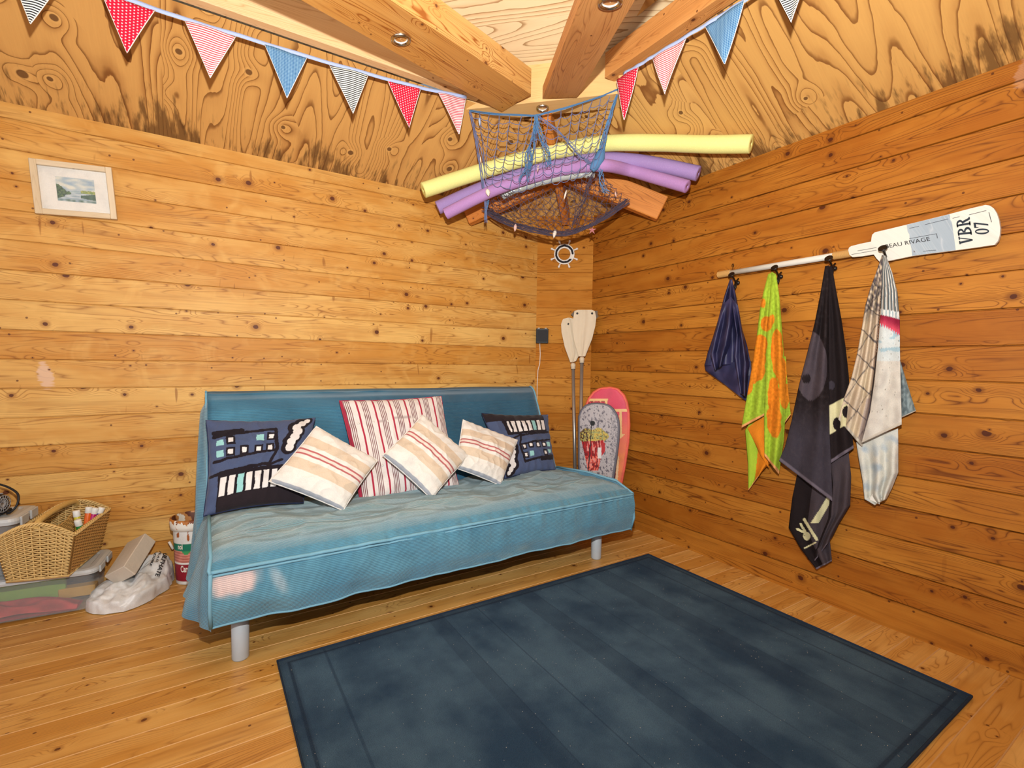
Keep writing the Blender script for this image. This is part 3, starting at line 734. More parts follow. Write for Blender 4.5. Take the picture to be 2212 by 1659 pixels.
# ------------------------------------------------------------------ cushions
NB = V((0, -.848, .53))
def BK(x, y, off): return PN(x, y, NB, NB.dot(V((0, 2.42, .45)))+off)
M_cush = painted('cushion_cloth', .9, .1, None, .35, .15)
def cushion(label, group, px, off, Hh, colf, res=(120, 110), pinch=.07, seed=0, nrm=None, trim=None):
    TL, TR, BR, BL = [BK(x, y, off) for x, y in px]; n = V(nrm).normalized() if nrm else NB
    ctr = (TL+TR+BR+BL)/4
    def base(s, t):
        kx = s*(1-pinch*(1-t*t)**1.2*1.0); ky = t*(1-pinch*(1-s*s)**1.2)
        a, b = (kx+1)/2, (ky+1)/2
        return TL.lerp(TR, a).lerp(BL.lerp(BR, a), b)
    def hh(s, t):
        q = max(0, (1-s**2)*(1-t**2)); w = .0045*nz(s*2.5+seed, t*2.5, seed)+.004*(1-abs(nz(s*3+seed*3, t*3, 4.0)))**4
        edge = .0035*math.sin((s+seed)*23)*(abs(t)**8)+.0035*math.sin(t*19+seed)*(abs(s)**8)
        return Hh*q**.42+w*q**.5*1.6+edge
    mb = MB()
    mb.grid(lambda a, b: base(a*2-1, b*2-1)+n*hh(a*2-1, b*2-1), res[0], res[1], colf=colf, flip=True)
    mb.grid(lambda a, b: base(a*2-1, b*2-1)-n*hh(a*2-1, b*2-1)*.55, 30, 30, colf=lambda a, b: trim or (226, 214, 200))
    o = mb.build('cushion', M_cush, smooth=True); tag(o, label, 'cushion', group)
    pm = MB(); e = []
    for k in range(4):
        for i in range(16):
            q = i/16*2-1; s, t = ((q, -1), (1, q), (-q, 1), (-1, -q))[k]; e.append(base(s, t))
    return o, e, base, n
def clothpipe(o, e, c, r=.003):
    mb = MB(); mb.tube(e, r, 6, closed=True); p = mb.build('piping', c, o, smooth=True); return p
M_pnavy = plain('piping_navy', S(30, 40, 74), .8); M_pcream = plain('piping_cream', S(226, 220, 212), .85); M_pred = plain('piping_red', S(176, 52, 72), .85)
def inq(a, b, x0, y0, x1, y1): return x0 <= a <= x1 and y0 <= b <= y1
def seg(a, b, x0, y0, x1, y1, w):
    dx, dy = x1-x0, y1-y0; t = clamp(((a-x0)*dx+(b-y0)*dy)/(dx*dx+dy*dy)); return math.hypot(a-x0-t*dx, (b-y0-t*dy)) < w
def boatcol(flip):
    N, K, W, M = (80, 92, 124), (36, 30, 36), (238, 232, 228), (158, 214, 212)
    def f(a, b):
        if flip: a, b = 1-a, 1-b
        wx = .006*nz(a*14, b*14, 2); a += wx; b += wx
        c = N
        # smoke
        sm = [(.79, .40, .045), (.80, .33, .045), (.83, .27, .050), (.85, .20, .050), (.83, .14, .045), (.88, .09, .040), (.92, .05, .030)]
        if any(math.hypot(a-x+.012, (b-y)) < r+.038 for x, y, r in sm) : c = K
        if any(math.hypot(a-x, (b-y)) < r for x, y, r in sm): c = W
        # hull line, deck box outline
        for L in ((.05, .22, .62, .15, .018), (.62, .15, .66, .42, .018), (.05, .50, .66, .42, .016), (.66, .42, .58, .60, .016), (.02, .64, .60, .58, .018), (.58, .60, .72, .54, .016), (.06, .18, .30, .16, .028)):
            if seg(a, b, *L): c = K
        for wx_, wy, wc in ((.20, .27, W), (.20, .41, W), (.33, .40, W), (.47, .40, W), (.585, .39, W), (.585, .25, W)):
            if inq(a, b, wx_-.042, wy-.05, wx_+.042, wy+.05): c = K
            if inq(a, b, wx_-.022, wy-.027, wx_+.022, wy+.027): c = wc
        if inq(a, b, .07, .26, .135, .325) or inq(a, b, .07, .38, .135, .45) or inq(a, b, .44, .22, .515, .30): c = M
        # funnel of stripes
        if b > .64-.08*a*.7 and a > .09+.05*(b-.6):
            if a < .80: c = K
            if .68-.05*a < b < .87-.04*a and .11 < a < .74:
                k = (a-.10)/.085; i = int(k); fr = k-i
                if .18+.03*math.sin(b*30+i) < fr < .86: c = M if i == 2 else W
        if b > .88-.04*a and a > .12: c = (44, 36, 40)
        return c
    return f
cushion_l, e, base, n = cushion('large navy cushion printed with a steamboat, leaning at the left end of the sofa', None,
    [(445, 908), (681, 903), (655, 1086), (440, 1115)], .075, .062, boatcol(False), (200, 180), seed=1.3, trim=(80, 96, 138))
clothpipe(cushion_l, e, M_pnavy)
cushion_r, e, base, n = cushion('navy cushion with the steamboat print upside down, at the right end of the sofa', None,
    [(1040, 893), (1183, 896), (1200, 1014), (1090, 1034)], .062, .055, boatcol(True), (170, 150), seed=4.1, pinch=.06, trim=(80, 96, 138))
clothpipe(cushion_r, e, M_pnavy)
def ticking(a, b):
    W, R, D = (238, 228, 222), (182, 50, 74), (122, 72, 78)
    a2 = a+.006*math.sin(b*3)
    k = (a2*6.6+.25) % 1.0; c = W
    if .06 < k < .17: c = R
    elif .40 < k < .80:
        q = ((k-.40)/.40*4) % 1.0
        if q < .45: c = D
    if abs(b-.27-.02*math.sin(a*9)) < .006: c = cmix(c, (150, 130, 130), .6)
    if a < .02: c = (176, 52, 76)
    return c
cu, e, base, n = cushion('large red and cream ticking-striped cushion standing in the middle of the sofa', None,
    [(733, 866), (953, 856), (991, 1050), (778, 1083)], .065, .05, ticking, (660, 40), seed=2.2, pinch=.035, trim=(214, 170, 172))
clothpipe(cu, e, M_pred, .0025)
mb = MB()
for k in range(7):
    for j in (-.45, .45):
        s = -.8+k*.27; p = base(s, j); mb = MB(); mb.lathe([(.0001, .004), (.006, .003), (.007, 0), (.004, -.003)], p+n*(.05*((1-s*s)*(1-j*j))**.42+.0), n, 8); mb.build('tuft', M_pcream, cu, smooth=True)
def stripesmall(a, b):
    W, B_, R, Gy = (240, 234, 224), (226, 204, 178), (192, 106, 106), (168, 172, 180)
    c = W
    for x0, x1, q in ((.20, .35, B_), (.415, .44, R), (.485, .51, R), (.575, .73, B_)):
        if x0 < b < x1: c = q
    if .44 < b < .485: c = (244, 224, 212)
    if b > .955: c = Gy
    return c
for lab, px, off, sd in (('small cream cushion with pale stripes, in front of the left steamboat cushion', [(683, 921), (816, 994), (741, 1103), (581, 1040)], .175, 5.0),
                         ('small cream cushion with pale stripes, in front of the ticking cushion', [(913, 896), (1014, 984), (932, 1078), (827, 984)], .17, 6.7),
                         ('small cream cushion with pale stripes, in front of the upside-down steamboat cushion', [(1000, 907), (1118, 951), (1081, 1049), (981, 1010)], .145, 8.4)):
    cu, e, base, n = cushion(lab, 'small striped cushions on the sofa', px, off, .05, stripesmall, (90, 110), seed=sd, pinch=.03)
    clothpipe(cu, e, M_pcream)

# ------------------------------------------------------------------ framed picture on the left wall
fr = [PY(x, y, YL-.012) for x, y in ((69, 344), (247, 363), (248, 477), (73, 462))]
ctr = sum(fr, V())/4; ex = ((fr[1]-fr[0])+(fr[2]-fr[3])).normalized(); ez = V((-ex.z, 0, ex.x)); W_, H_ = (fr[1]-fr[0]).length, (fr[0]-fr[3]).length
pic = thing('framed_picture', ctr, 'small pale-framed landscape watercolour hanging crooked on the left board wall', 'picture')
nP = V((0, -1, 0)); M_frame = pine('picture_frame_wood', .4, 0, S(226, 206, 176), S(212, 188, 152), S(176, 146, 108), knot=0, grain=.5, rough=.5)
mb = MB(); w = .024
for sx in (-1, 1): mb.box(ctr+ex*sx*(W_/2-w/2)+nP*.006, ez*H_, ex*w, nP*.024, bev=.002, uo=sx)
for sz in (-1, 1): mb.box(ctr+ez*sz*(H_/2-w/2)+nP*.006, ex*(W_-2*w), ez*w, nP*.024, bev=.002, uo=sz+.3)
mb.build('frame', M_frame, pic)
M_print = painted('print_paper', .5, .3, None, .05)
mb = MB(); mb.grid(lambda a, b: ctr+ex*(a-.5)*(W_-2*w)+ez*(.5-b)*(H_-2*w)+nP*.002, 4, 4, colf=lambda a, b: (240, 232, 220), flip=True); mb.build('mount', M_print, pic)
def paint(a, b):
    sky = cmix((150, 172, 190), (226, 222, 204), clamp(.45+1.1*nz(a*4, b*7, 3)+b*.5)); c = sky
    hor = .56
    if b > hor-.03: c = cmix((200, 206, 206), (150, 168, 176), clamp(.5+1.5*nz(a*5, b*20, 1)))
    if b > hor and b < hor+.05: c = (168, 186, 186)
    tl = .30+.30*sst(0, .32, a)+.05*nz(a*18, 0, 5)
    if a < .36 and b > tl and b < .66+.25*(1-a*2.2)*(1 if a < .2 else .6): c = cmix((38, 66, 44), (92, 118, 66), clamp(.5+1.6*nz(a*20, b*20, 2)))
    if a > .62 and b > .50+.02*nz(a*20, 1, 1) and b < .62: c = cmix((112, 138, 64), (178, 176, 92), clamp(.5+1.5*nz(a*15, b*20, 7)))
    if a > .60 and b > .62+.25*(1-a) and b < .70+.2*a: c = cmix((48, 80, 60), (80, 106, 86), clamp(.5+nz(a*12, b*12, 1)))
    if b > .9: c = cmix(c, (60, 90, 70), clamp(.4+nz(a*9, 3, 1)))
    return c
pw, ph_ = W_*.47, H_*.45
mb = MB(); mb.grid(lambda a, b: ctr+ex*((a-.5)*pw+.004)+ez*((.5-b)*ph_+.002)+nP*.0032, 90, 60, colf=paint, flip=True); mb.build('watercolour_print', M_print, pic)
def seethrough(name, col, rough, clear):
    g = G(name, rough, .5); g.b.inputs['Base Color'].default_value = col
    tr = g.n('ShaderNodeBsdfTransparent'); mx = g.n('ShaderNodeMixShader'); mx.inputs[0].default_value = clear
    out = g.nt.nodes['Material Output']; g.nt.links.new(g.b.outputs[0], mx.inputs[1]); g.nt.links.new(tr.outputs[0], mx.inputs[2]); g.nt.links.new(mx.outputs[0], out.inputs['Surface']); return g
glz = seethrough('picture_glass', S(230, 234, 236), .05, .95)
mb = MB(); mb.box(ctr+nP*.0062, ex*(W_-2*w), ez*(H_-2*w), nP*.001); mb.build('glass', glz.mat, pic)

# ------------------------------------------------------------------ ship wheel ornament on the corner wall
def CH(x, y, off=0.0): return PN(x, y, CHN, CHN.dot(CHA)+off)
wc = CH(1219, 549, .012); M_wht = plain('white_gloss_paint', S(238, 226, 212), .4); M_blk = plain('black_rope', S(36, 34, 40), .7)
wheel = thing('ship_wheel_ornament', wc, "small white ship's wheel ornament with eight spokes on the corner wall", 'ornament')
ring = lambda r, a: wc+CHD*r*math.cos(a)+V((0, 0, 1))*r*math.sin(a)
mb = MB(); mb.lathe([(.044, 0), (.044, .008), (.050, .010), (.055, .007), (.066, .007), (.070, .009), (.075, .008), (.076, 0), (.044, 0)], wc-CHN*.004, CHN, 56, xa=CHD)
mb.build('rim', M_wht, wheel, smooth=True)
mb = MB(); pts = [ring(.0605+.003*math.cos(k*1.9), 2*PI*k/120)+CHN*(.009+.003*math.sin(k*1.9)) for k in range(108)]; mb.tube(pts, .0062, 6); mb.build('rope', M_blk, wheel, smooth=True)
for k in range(8):
    a = PI/8+k*PI/4; d = ring(1, a)-wc; mb = MB()
    mb.lathe([(.0045, 0), (.0045, .006), (.006, .010), (.0055, .018), (.008, .026), (.0085, .031), (.005, .036), (.0001, .037)], wc+d*.072+CHN*.002, d, 12); mb.build('spoke', M_wht, wheel, smooth=True)

# ------------------------------------------------------------------ black thermostat and its cable
p1, p2 = CH(1157, 710, .0), CH(1183, 742, .0); ctr = (p1+p2)/2; tw = (V((p2.x, p2.y, 0))-V((p1.x, p1.y, 0))).length; th_ = abs(p1.z-p2.z)
ctr = ctr+CHD*.004
th = thing('thermostat', ctr, 'square black wall box with a cable, beside the left edge of the corner wall', 'switch')
M_bp = plain('black_plastic', S(36, 36, 38), .5, 0, .3); M_bp2 = plain('black_plastic_lid', S(54, 54, 56), .7, 0, .15)
mb = MB(); mb.box(ctr+CHN*.018, CHD*tw, V((0, 0, th_)), CHN*.034, bev=.004); mb.build('housing', M_bp, th)
mb = MB(); mb.box(ctr+CHN*.036, CHD*tw*.86, V((0, 0, th_*.8)), CHN*.004, bev=.002); mb.box(ctr+CHN*.038+V((0, 0, .012)), CHD*tw*.4, V((0, 0, .008)), CHN*.003); mb.build('cover_plate', M_bp2, th)
mb = MB()
for s in (-1, 1): mb = MB(); mb.box(ctr+CHN*.02+CHD*s*.026+V((0, 0, th_/2+.002)), CHD*.014, V((0, 0, .006)), CHN*.02, bev=.001); mb.build('clip', M_wht, th)
mb = MB(); mb.tube([CH(1166, 742, .012), CH(1167, 765, .006), CH(1166, 785, .006), CH(1162, 800, .006), CH(1160.5, 830, .006), CH(1160, 870, .006), CH(1160, 930, .006)], .003, 8); mb.build('cable', M_wht, th, smooth=True)

# ------------------------------------------------------------------ paddles leaning in the corner
M_pad = plain('worn_cream_plastic', S(222, 204, 176), .6, 0, .3, (40, .2, .002)); M_alu = plain('dull_aluminium', S(176, 172, 168), .4, .7, .4, (200, .3, .001))
def paddle(label, blade, col, shaft, off0, off1, holes):
    """blade outline, collar and shaft on a plane leaning off the corner wall"""
    yt, yb = blade[0][1], 1095
    def at(x, y, e=0.0): return CH(x, y, lerp(off0, off1, clamp((y-yt)/(yb-yt)))+e)
    foot = at(*shaft[1]); t = thing('paddle', (foot.x, foot.y, 0), label, 'paddle', 'two paddles in the corner')
    cx = sum(p[0] for p in blade)/len(blade)
    ys = [p[1] for p in blade]; n = len(blade); y0, y1 = min(ys), max(ys)
    def bound(y):
        xs = []
        for i in range(n):
            (xa, ya), (xb, yb_) = blade[i], blade[(i+1) % n]
            if (ya-y)*(yb_-y) <= 0 and ya != yb_: xs.append(xa+(xb-xa)*(y-ya)/(yb_-ya))
        return (min(xs), max(xs)) if xs else (cx, cx)
    def sf(side):
        def f(a, b):
            y = lerp(y0+.3, y1-.3, b); xa, xb = bound(y); x = lerp(xa, xb, a)
            q = (a-.5)*2; rib = .0035*math.exp(-(q/.16)**2)+.0016*math.cos(q*9)*(1-q*q)
            return at(x, y, side*(.004*(1-q*q)**.5*(1-abs(2*b-1)**6)+(rib if side > 0 else 0)))
        return f
    mb = MB(); mb.grid(sf(1), 24, 40, flip=True); mb.grid(sf(-1), 24, 40); mb.build('blade', M_pad, t, smooth=True)
    d = (at(*shaft[1])-at(*shaft[0])).normalized(); c0 = at(*col)
    mb = MB(); mb.lathe([(.0001, -.020), (.012, -.020), (.017, -.012), (.0185, -.010), (.0185, .006), (.0165, .008), (.0165, .022), (.014, .024)], c0, d, 20); mb.build('collar', M_pad, t, smooth=True)
    mb = MB(); e = at(*shaft[1]); L = (e.z-.0)/abs(d.z); e2 = e+d*max(0, L-.003); mb.tube([c0, e2], .0125, 16); mb.build('shaft', M_alu, t, smooth=True)
    for h in holes:
        mb = MB(); mb.lathe([(.0001, .004), (.004, .004), (.0075, .003), (.008, 0)], at(*h, .004), CHN, 14); mb.build('rivet', M_bp, t, smooth=True)
paddle('cream paddle with an aluminium shaft in the corner, the lower one with one rivet', [(1216, 689), (1228, 686), (1241, 688), (1249, 700), (1256, 740), (1254, 762), (1243, 782), (1232, 783), (1220, 750), (1213, 718), (1212, 700)],
       (1238, 790), ((1238, 792), (1242, 1015)), .05, .17, [(1228, 700)])
paddle('cream paddle with an aluminium shaft in the corner, the taller one with two rivets', [(1241, 671), (1250, 669), (1278, 669), (1285, 672), (1288, 686), (1286, 704), (1279, 732), (1264, 770), (1250, 770), (1241, 741), (1237, 715), (1238, 690)],
       (1257, 777), ((1257, 780), (1253, 1018)), .085, .21, [(1247, 677), (1279, 677)])
mb = MB(); mb.prism([CH(x, y, .03) for x, y in ((1233, 680), (1240, 672), (1290, 672), (1297, 678), (1291, 688), (1242, 688))], CHN, .02); tag(mb.build('paddle_hook', plain('grey_brown_plastic', S(112, 96, 78), .6)), 'grey-brown hook behind the top of the taller paddle', 'hook')

# ------------------------------------------------------------------ bodyboards
def board(name, label, group, outline, plane, th, colf, foot):
    nrm, c = plane; nrm = V(nrm).normalized(); c = nrm.dot(V(c))
    P = [PN(x, y, nrm, c) for x, y in outline]
    t = thing(name, (P[0].x, P[0].y, 0), label, 'bodyboard', group)
    ys = [p[1] for p in outline]; y0, y1 = min(ys), max(ys); n = len(outline)
    def bound(y):
        xs = []
        for i in range(n):
            (xa, ya), (xb, yb_) = outline[i], outline[(i+1) % n]
            if (ya-y)*(yb_-y) <= 0 and ya != yb_: xs.append(xa+(xb-xa)*(y-ya)/(yb_-ya))
        return (min(xs), max(xs)) if xs else (0, 0)
    def f(e):
        def g_(a, b):
            y = lerp(y0+.2, y1-.2, 1-(1-b)**1.0 if b > .15 else b*b/.15); xa, xb = bound(y); x = lerp(xa, xb, a)
            q = abs(2*a-1); ins = .006*(q**8); return PN(x, y, nrm, c)+nrm*(e-(ins if e > 0 else -ins))
        return g_
    def cf(a, b):
        y = lerp(y0+.2, y1-.2, 1-(1-b)**1.0 if b > .15 else b*b/.15); xa, xb = bound(y); return colf(lerp(xa, xb, a), y, a, b)
    mb = MB(); mb.grid(f(th/2), 90, 170, colf=cf, flip=nrm.dot(CR.cross(CU)) > 5); mb.build('deck', M_print, t, smooth=True)
    mb = MB(); mb.grid(f(-th/2), 12, 40, colf=lambda a, b: (150, 140, 140)); 
    L = []
    for k in range(60):
        y = lerp(y0+.2, y1-.2, (k/59)**1.7 if 1 else 0); L.append(bound(y)+(y,))
    lp = [PN(q[0], q[2], nrm, c) for q in L][::-1]+[PN(q[1], q[2], nrm, c) for q in L]
    mb.tube(lp, th*.40, 8); 
    for i in range(len(mb.v)): mb.cl[i] = foot
    mb.build('foam_rail', M_print, t, smooth=True)
    return t
def redcol(x, y, a, b):
    c = cmix((226, 70, 98), (244, 118, 92), sst(880, 930, y)); c = cmix(c, (250, 146, 84), sst(930, 990, y))
    c = cmix(c, (226, 92, 110), .25*clamp(.5+nz(x*.05, y*.05, 2)*2))
    Y = (252, 204, 140); w = 1.2*nz(x*.3, y*.3, 1)
    if 861+w < y < 867+w and x < 1314: c = Y
    if 1308+w < x < 1313+w and 861 < y < 880: c = Y
    if 883+w < y < 889+w and x > 1324: c = Y
    if 1338+w < x < 1344+w and 884 < y < 945-(1344-x)*0: c = Y
    if 938 < y < 946 and 1338 < x < 1350-(y-938): c = Y
    if 984 < y and 1330-(y-984)*.05+w < x < 1338-(y-984)*.05+w: c = (250, 206, 160)
    if 867 < y < 875 and x < 1308 and nz(x*.4, y*.4, 4) > .0: c = (150, 44, 40)
    if x < 1333-(y-1000)*.1 and y > 1010: c = (120, 20, 50)
    return c
board('bodyboard', 'pink and orange bodyboard, the taller one, against the right wall behind the sofa', None,
      [(1262, 895), (1266, 880), (1273, 862), (1283, 849), (1296, 841), (1318, 838.5), (1334, 842), (1347, 855), (1353.5, 871), (1357, 892), (1358, 920), (1356, 955), (1349, 1003), (1340, 1050), (1334, 1095), (1268, 1095), (1262, 1000)],
      ((-.80, -.60, .03), (2.36, 2.36, .6)), .03, redcol, (246, 112, 92))
def greycol(x, y, a, b):
    n1 = nz(x*.22, y*.16, 3); n2 = nz(x*.5, y*.5, 8); c = (188, 180, 182)
    if n1 > .28: c = (108, 102, 112)
    elif n2 > .42: c = (70, 68, 76)
    if x > 1320 and nz(x*2.1, y*2.1, 1) > .1: c = (140, 136, 142)
    # beast snout and jaws
    d = math.hypot((x-1282)/34, (y-942)/(17+3*math.sin(x*.2)))
    if d < 1.0 and 924 < y < 966 and x > 1250: c = cmix((222, 188, 84), (168, 168, 104), clamp(.5+nz(x*.25, y*.25, 5)*2)); c = (70, 34, 24) if nz(x*.45, y*.45, 2) > .30 or (x < 1272 and nz(x*.4, y*.4, 9) > .0) else c
    if 952+(1282-x)*.06 < y < 1016 and 1257+(y-952)*.22 < x < 1306-(y-952)*.20:
        q = (x-1257)/45; c = cmix((196, 26, 26), (120, 12, 20), clamp(.5+nz(x*.3, y*.12, 3)*2))
        if q > .25 and nz(x*.35, y*.08, 7) > .18: c = (240, 150, 140)
        if y > 985 and nz(x*.3, y*.2, 5) > .1: c = (248, 120, 96)
    if 966 < y < 990 and 1292 < x < 1300: c = (232, 226, 224)
    if 956 < y < 985-(x-1300)*1.4 and 1300 <= x < 1308: c = (190, 40, 46)
    if math.hypot(x-1281, y-914) < 5.4: c = (18, 16, 18)
    if abs(x-(1279-(y-914)*.07)) < 1.0 and y > 914: c = (22, 20, 24)
    return c
gb = board('bodyboard', 'short grey bodyboard printed with a snarling beast, leaning in front of the taller one', None,
      [(1252, 900), (1257, 887), (1265, 878), (1277, 874), (1290, 873), (1306, 874.5), (1316, 878), (1324, 885), (1331, 896), (1335, 909), (1336.5, 925), (1335, 950), (1331, 985), (1324, 1030), (1312, 1095), (1256, 1095), (1252, 1000)],
      ((-.80, -.60, .06), (2.27, 2.30, .6)), .028, greycol, (110, 108, 118))

# ------------------------------------------------------------------ oar coat rack
oc = PX(1839, 545, XR-.03)
oar = thing('oar_coat_rack', (XR-.02, 1.1, oc.z), 'white and grey painted oar hung level on the right wall as a coat rack', 'coat rack')
M_oar = pine('oar_white_paint', .06, 0, S(226, 224, 214), S(218, 215, 204), S(196, 190, 178), knot=0, grain=.35, rough=.5)
M_oarg = pine('oar_grey_paint', .03, 0, S(160, 174, 184), S(148, 162, 174), S(196, 202, 206), knot=0, grain=.8, rough=.55)
M_rope = plain('jute_cord', S(206, 158, 92), .85); M_ink = plain('navy_lettering', S(30, 42, 54), .5); M_ink2 = plain('black_lettering', S(40, 40, 42), .5)
NX = V((-1, 0, 0))
def W4(x, y, e=0.0): return PX(x, y, XR-.030)+NX*e
def W5(qx, qy, e=0.0): return W4(1800+qx/5.37, 420+qy/5.37, e)
outl = [(190, 650), (200, 622), (225, 605), (330, 578), (455, 552), (462, 500), (470, 470), (500, 445), (700, 398), (1000, 325), (1365, 235), (1600, 172), (1780, 130), (1830, 138), (1875, 170), (1910, 225), (1938, 310), (1950, 400), (1945, 480), (1925, 545), (1885, 590), (1700, 618), (1430, 655), (1150, 690), (930, 720), (690, 770), (560, 790), (520, 750), (485, 700), (350, 722), (240, 732), (205, 705)]
mb = MB(); mb.prism([W5(*q) for q in outl], NX, .014); mb.build('blade', M_oar, oar)
mb = MB(); mb.prism([W5(*q, .0142) for q in ((868, 360), (1000, 327), (1365, 238), (1372, 300), (1392, 330), (1405, 430), (1425, 560), (1436, 652), (1150, 688), (932, 718), (925, 640), (905, 560), (900, 470), (880, 440))], NX, .0006); mb.build('painted_band', M_oarg, oar)
mb = MB(); s0, s1 = PX(1574, 591, XR-.022), PX(1840, 545.5, XR-.022); s0.z = (s0.z+s1.z)/2; s1.z = s0.z
mb.tube([s0, s1+V((0, -.06, 0))], .0145, 18); mb.build('shaft', M_oar, oar, smooth=True)
def wrap(x0, x1, y0, y1):
    a, b = PX(x0, y0, XR-.022), PX(x1, y1, XR-.022); a.z = b.z = s0.z; L = (b-a).length; n = int(L/.0034); mb = MB(); pts = []
    for k in range(n*10+1): w_ = 2*PI*k/10; pts.append(a.lerp(b, k/(n*10))+V((math.cos(w_)*.0165, 0, math.sin(w_)*.0165)))
    mb.tube(pts, .0019, 5); mb.tube([a, b], .0155, 14); mb.build('cord_wrap', M_rope, oar, smooth=True)
wrap(1552, 1579, 595, 590.5); wrap(1801, 1839, 551, 545)
def glyphs(chars):
    def ringpoly(cx, cy, ro, rx, ri, rj, a0, a1, n=16):
        o_ = [(cx+ro*math.cos(lerp(a0, a1, k/n)), cy+rx*math.sin(lerp(a0, a1, k/n))) for k in range(n+1)]
        i_ = [(cx+ri*math.cos(lerp(a0, a1, k/n)), cy+rj*math.sin(lerp(a0, a1, k/n))) for k in range(n+1)]
        return [[o_[k], o_[k+1], i_[k+1], i_[k]] for k in range(n)]
    def bx(a, b, c, d): return [(a, b), (c, b), (c, d), (a, d)]
    D = {'V': [bx(0, .9, .44, 1), bx(.6, .9, 1, 1), [(.08, .91), (.36, .91), (.60, 0), (.42, 0)], [(.74, .91), (.87, .91), (.60, 0), (.5, .0)]],
         'B': [bx(.12, 0, .36, 1), bx(0, .9, .4, 1), bx(0, 0, .4, .1)]+ringpoly(.38, .765, .50, .235, .25, .13, -PI/2, PI/2)+ringpoly(.38, .27, .60, .27, .32, .16, -PI/2, PI/2),
         'R': [bx(.12, 0, .36, 1), bx(0, .9, .4, 1), bx(0, 0, .48, .1), [(.42, .50), (.68, .54), (.90, .10), (1, .10), (1, 0), (.70, 0)]]+ringpoly(.38, .745, .52, .255, .26, .15, -PI/2, PI/2),
         '0': ringpoly(.5, .5, .5, .5, .22, .40, 0, 2*PI, 28),
         '7': [bx(.05, .84, .97, 1), bx(.05, .70, .15, .9), [(.70, .86), (.97, .86), (.58, 0), (.30, 0)]]}
    out = []; n = len(chars)
    for i, ch in enumerate(chars):
        for p in D[ch]: out.append([((i+q[0]*.90+.05)/n, q[1]) for q in p])
    return out
def place_glyphs(gl, BS, BE, TS, TE, mat, parent, name='lettering'):
    mb = MB(); BS, BE, TS, TE = [W5(*q, .0150) for q in (BS, BE, TS, TE)]
    for p in gl: mb.prism([BS.lerp(BE, a).lerp(TS.lerp(TE, a), b) for a, b in p], NX, .0004)
    return mb.build(name, mat, parent)
place_glyphs(glyphs('VBR'), (1640, 590), (1598, 262), (1480, 590), (1437, 300), M_ink, oar)
place_glyphs(glyphs('07'), (1828, 470), (1808, 318), (1665, 478), (1640, 330), M_ink, oar)
def textquad(body, BS, BE, TS, TE, off, size_off=0.0):
    vs, fs = text_mesh(body, 1.0, size_off); x0, x1 = min(v[0] for v in vs), max(v[0] for v in vs); y0, y1 = min(v[1] for v in vs), max(v[1] for v in vs)
    return [BS.lerp(BE, (v[0]-x0)/(x1-x0)).lerp(TS.lerp(TE, (v[0]-x0)/(x1-x0)), (v[1]-y0)/(y1-y0))+off for v in vs], fs
q = [W5(*c, .0152) for c in ((630, 632), (1142, 543), (618, 588), (1130, 497))]
vs, fs = textquad('BEAU RIVAGE', *q, V(), .004)
mb = MB(); mb.add(vs, fs)
mb.build('lettering', M_ink2, oar)
for a, b in (((230, 702), (520, 652)), ((300, 660), (520, 622)), ((1400, 285), (1480, 265)), ((1080, 358), (1350, 292)), ((900, 400), (1010, 378)), ((900, 520), (1215, 462)), ((1215, 462), (1225, 515)), ((1060, 665), (1210, 652)), ((1590, 245), (1790, 195)), ((1820, 215), (1850, 330))):
    mb = MB(); mb.tube([W5(*a, .0150), W5(*b, .0150)], .0008, 4); mb.build('crack_line', M_ink2, oar)
M_iron = plain('black_iron', S(34, 26, 22), .35, .4, .5)
hooks = []
for hx, hy in ((1580, 593), (1673, 578), (1790, 558), (1907, 536)):
    p = PX(hx, hy, XR-.085); mb = MB(); ax = V((-.80, -.05, .60))
    root = p-ax.normalized()*.055
    mb.lathe([(.004, 0), (.0045, .03), (.007, .042), (.013, .050), (.0165, .054), (.0165, .057), (.010, .0575), (.0001, .055)], root, ax, 20)
    wallp = V((XR-.030, root.y, root.z-.012))
    mb.tube([wallp+V((.012, 0, .03)), wallp+V((-.004, 0, .018)), wallp+V((-.006, 0, -.010)), wallp+V((-.014, 0, -.026)), wallp+V((-.026, 0, -.024)), root], .0042, 8)
    mb.lathe([(.0001, .006), (.009, .005), (.011, 0), (.011, -.004)], wallp+V((.006, 0, .008)), (-1, 0, 0), 14)
    hooks.append(mb.build('coat_hook', M_iron, oar, smooth=True))
mb = MB(); q0 = PX(1583, 575, XR-.01); mb.tube([q0+V((0, .006*math.cos(k*.8), .008*math.sin(k*.8)+k*.0006)) for k in range(12)]+[q0+V((-.006, 0, -.03))], .0013, 5); mb.build('wire_loop', M_iron, oar)

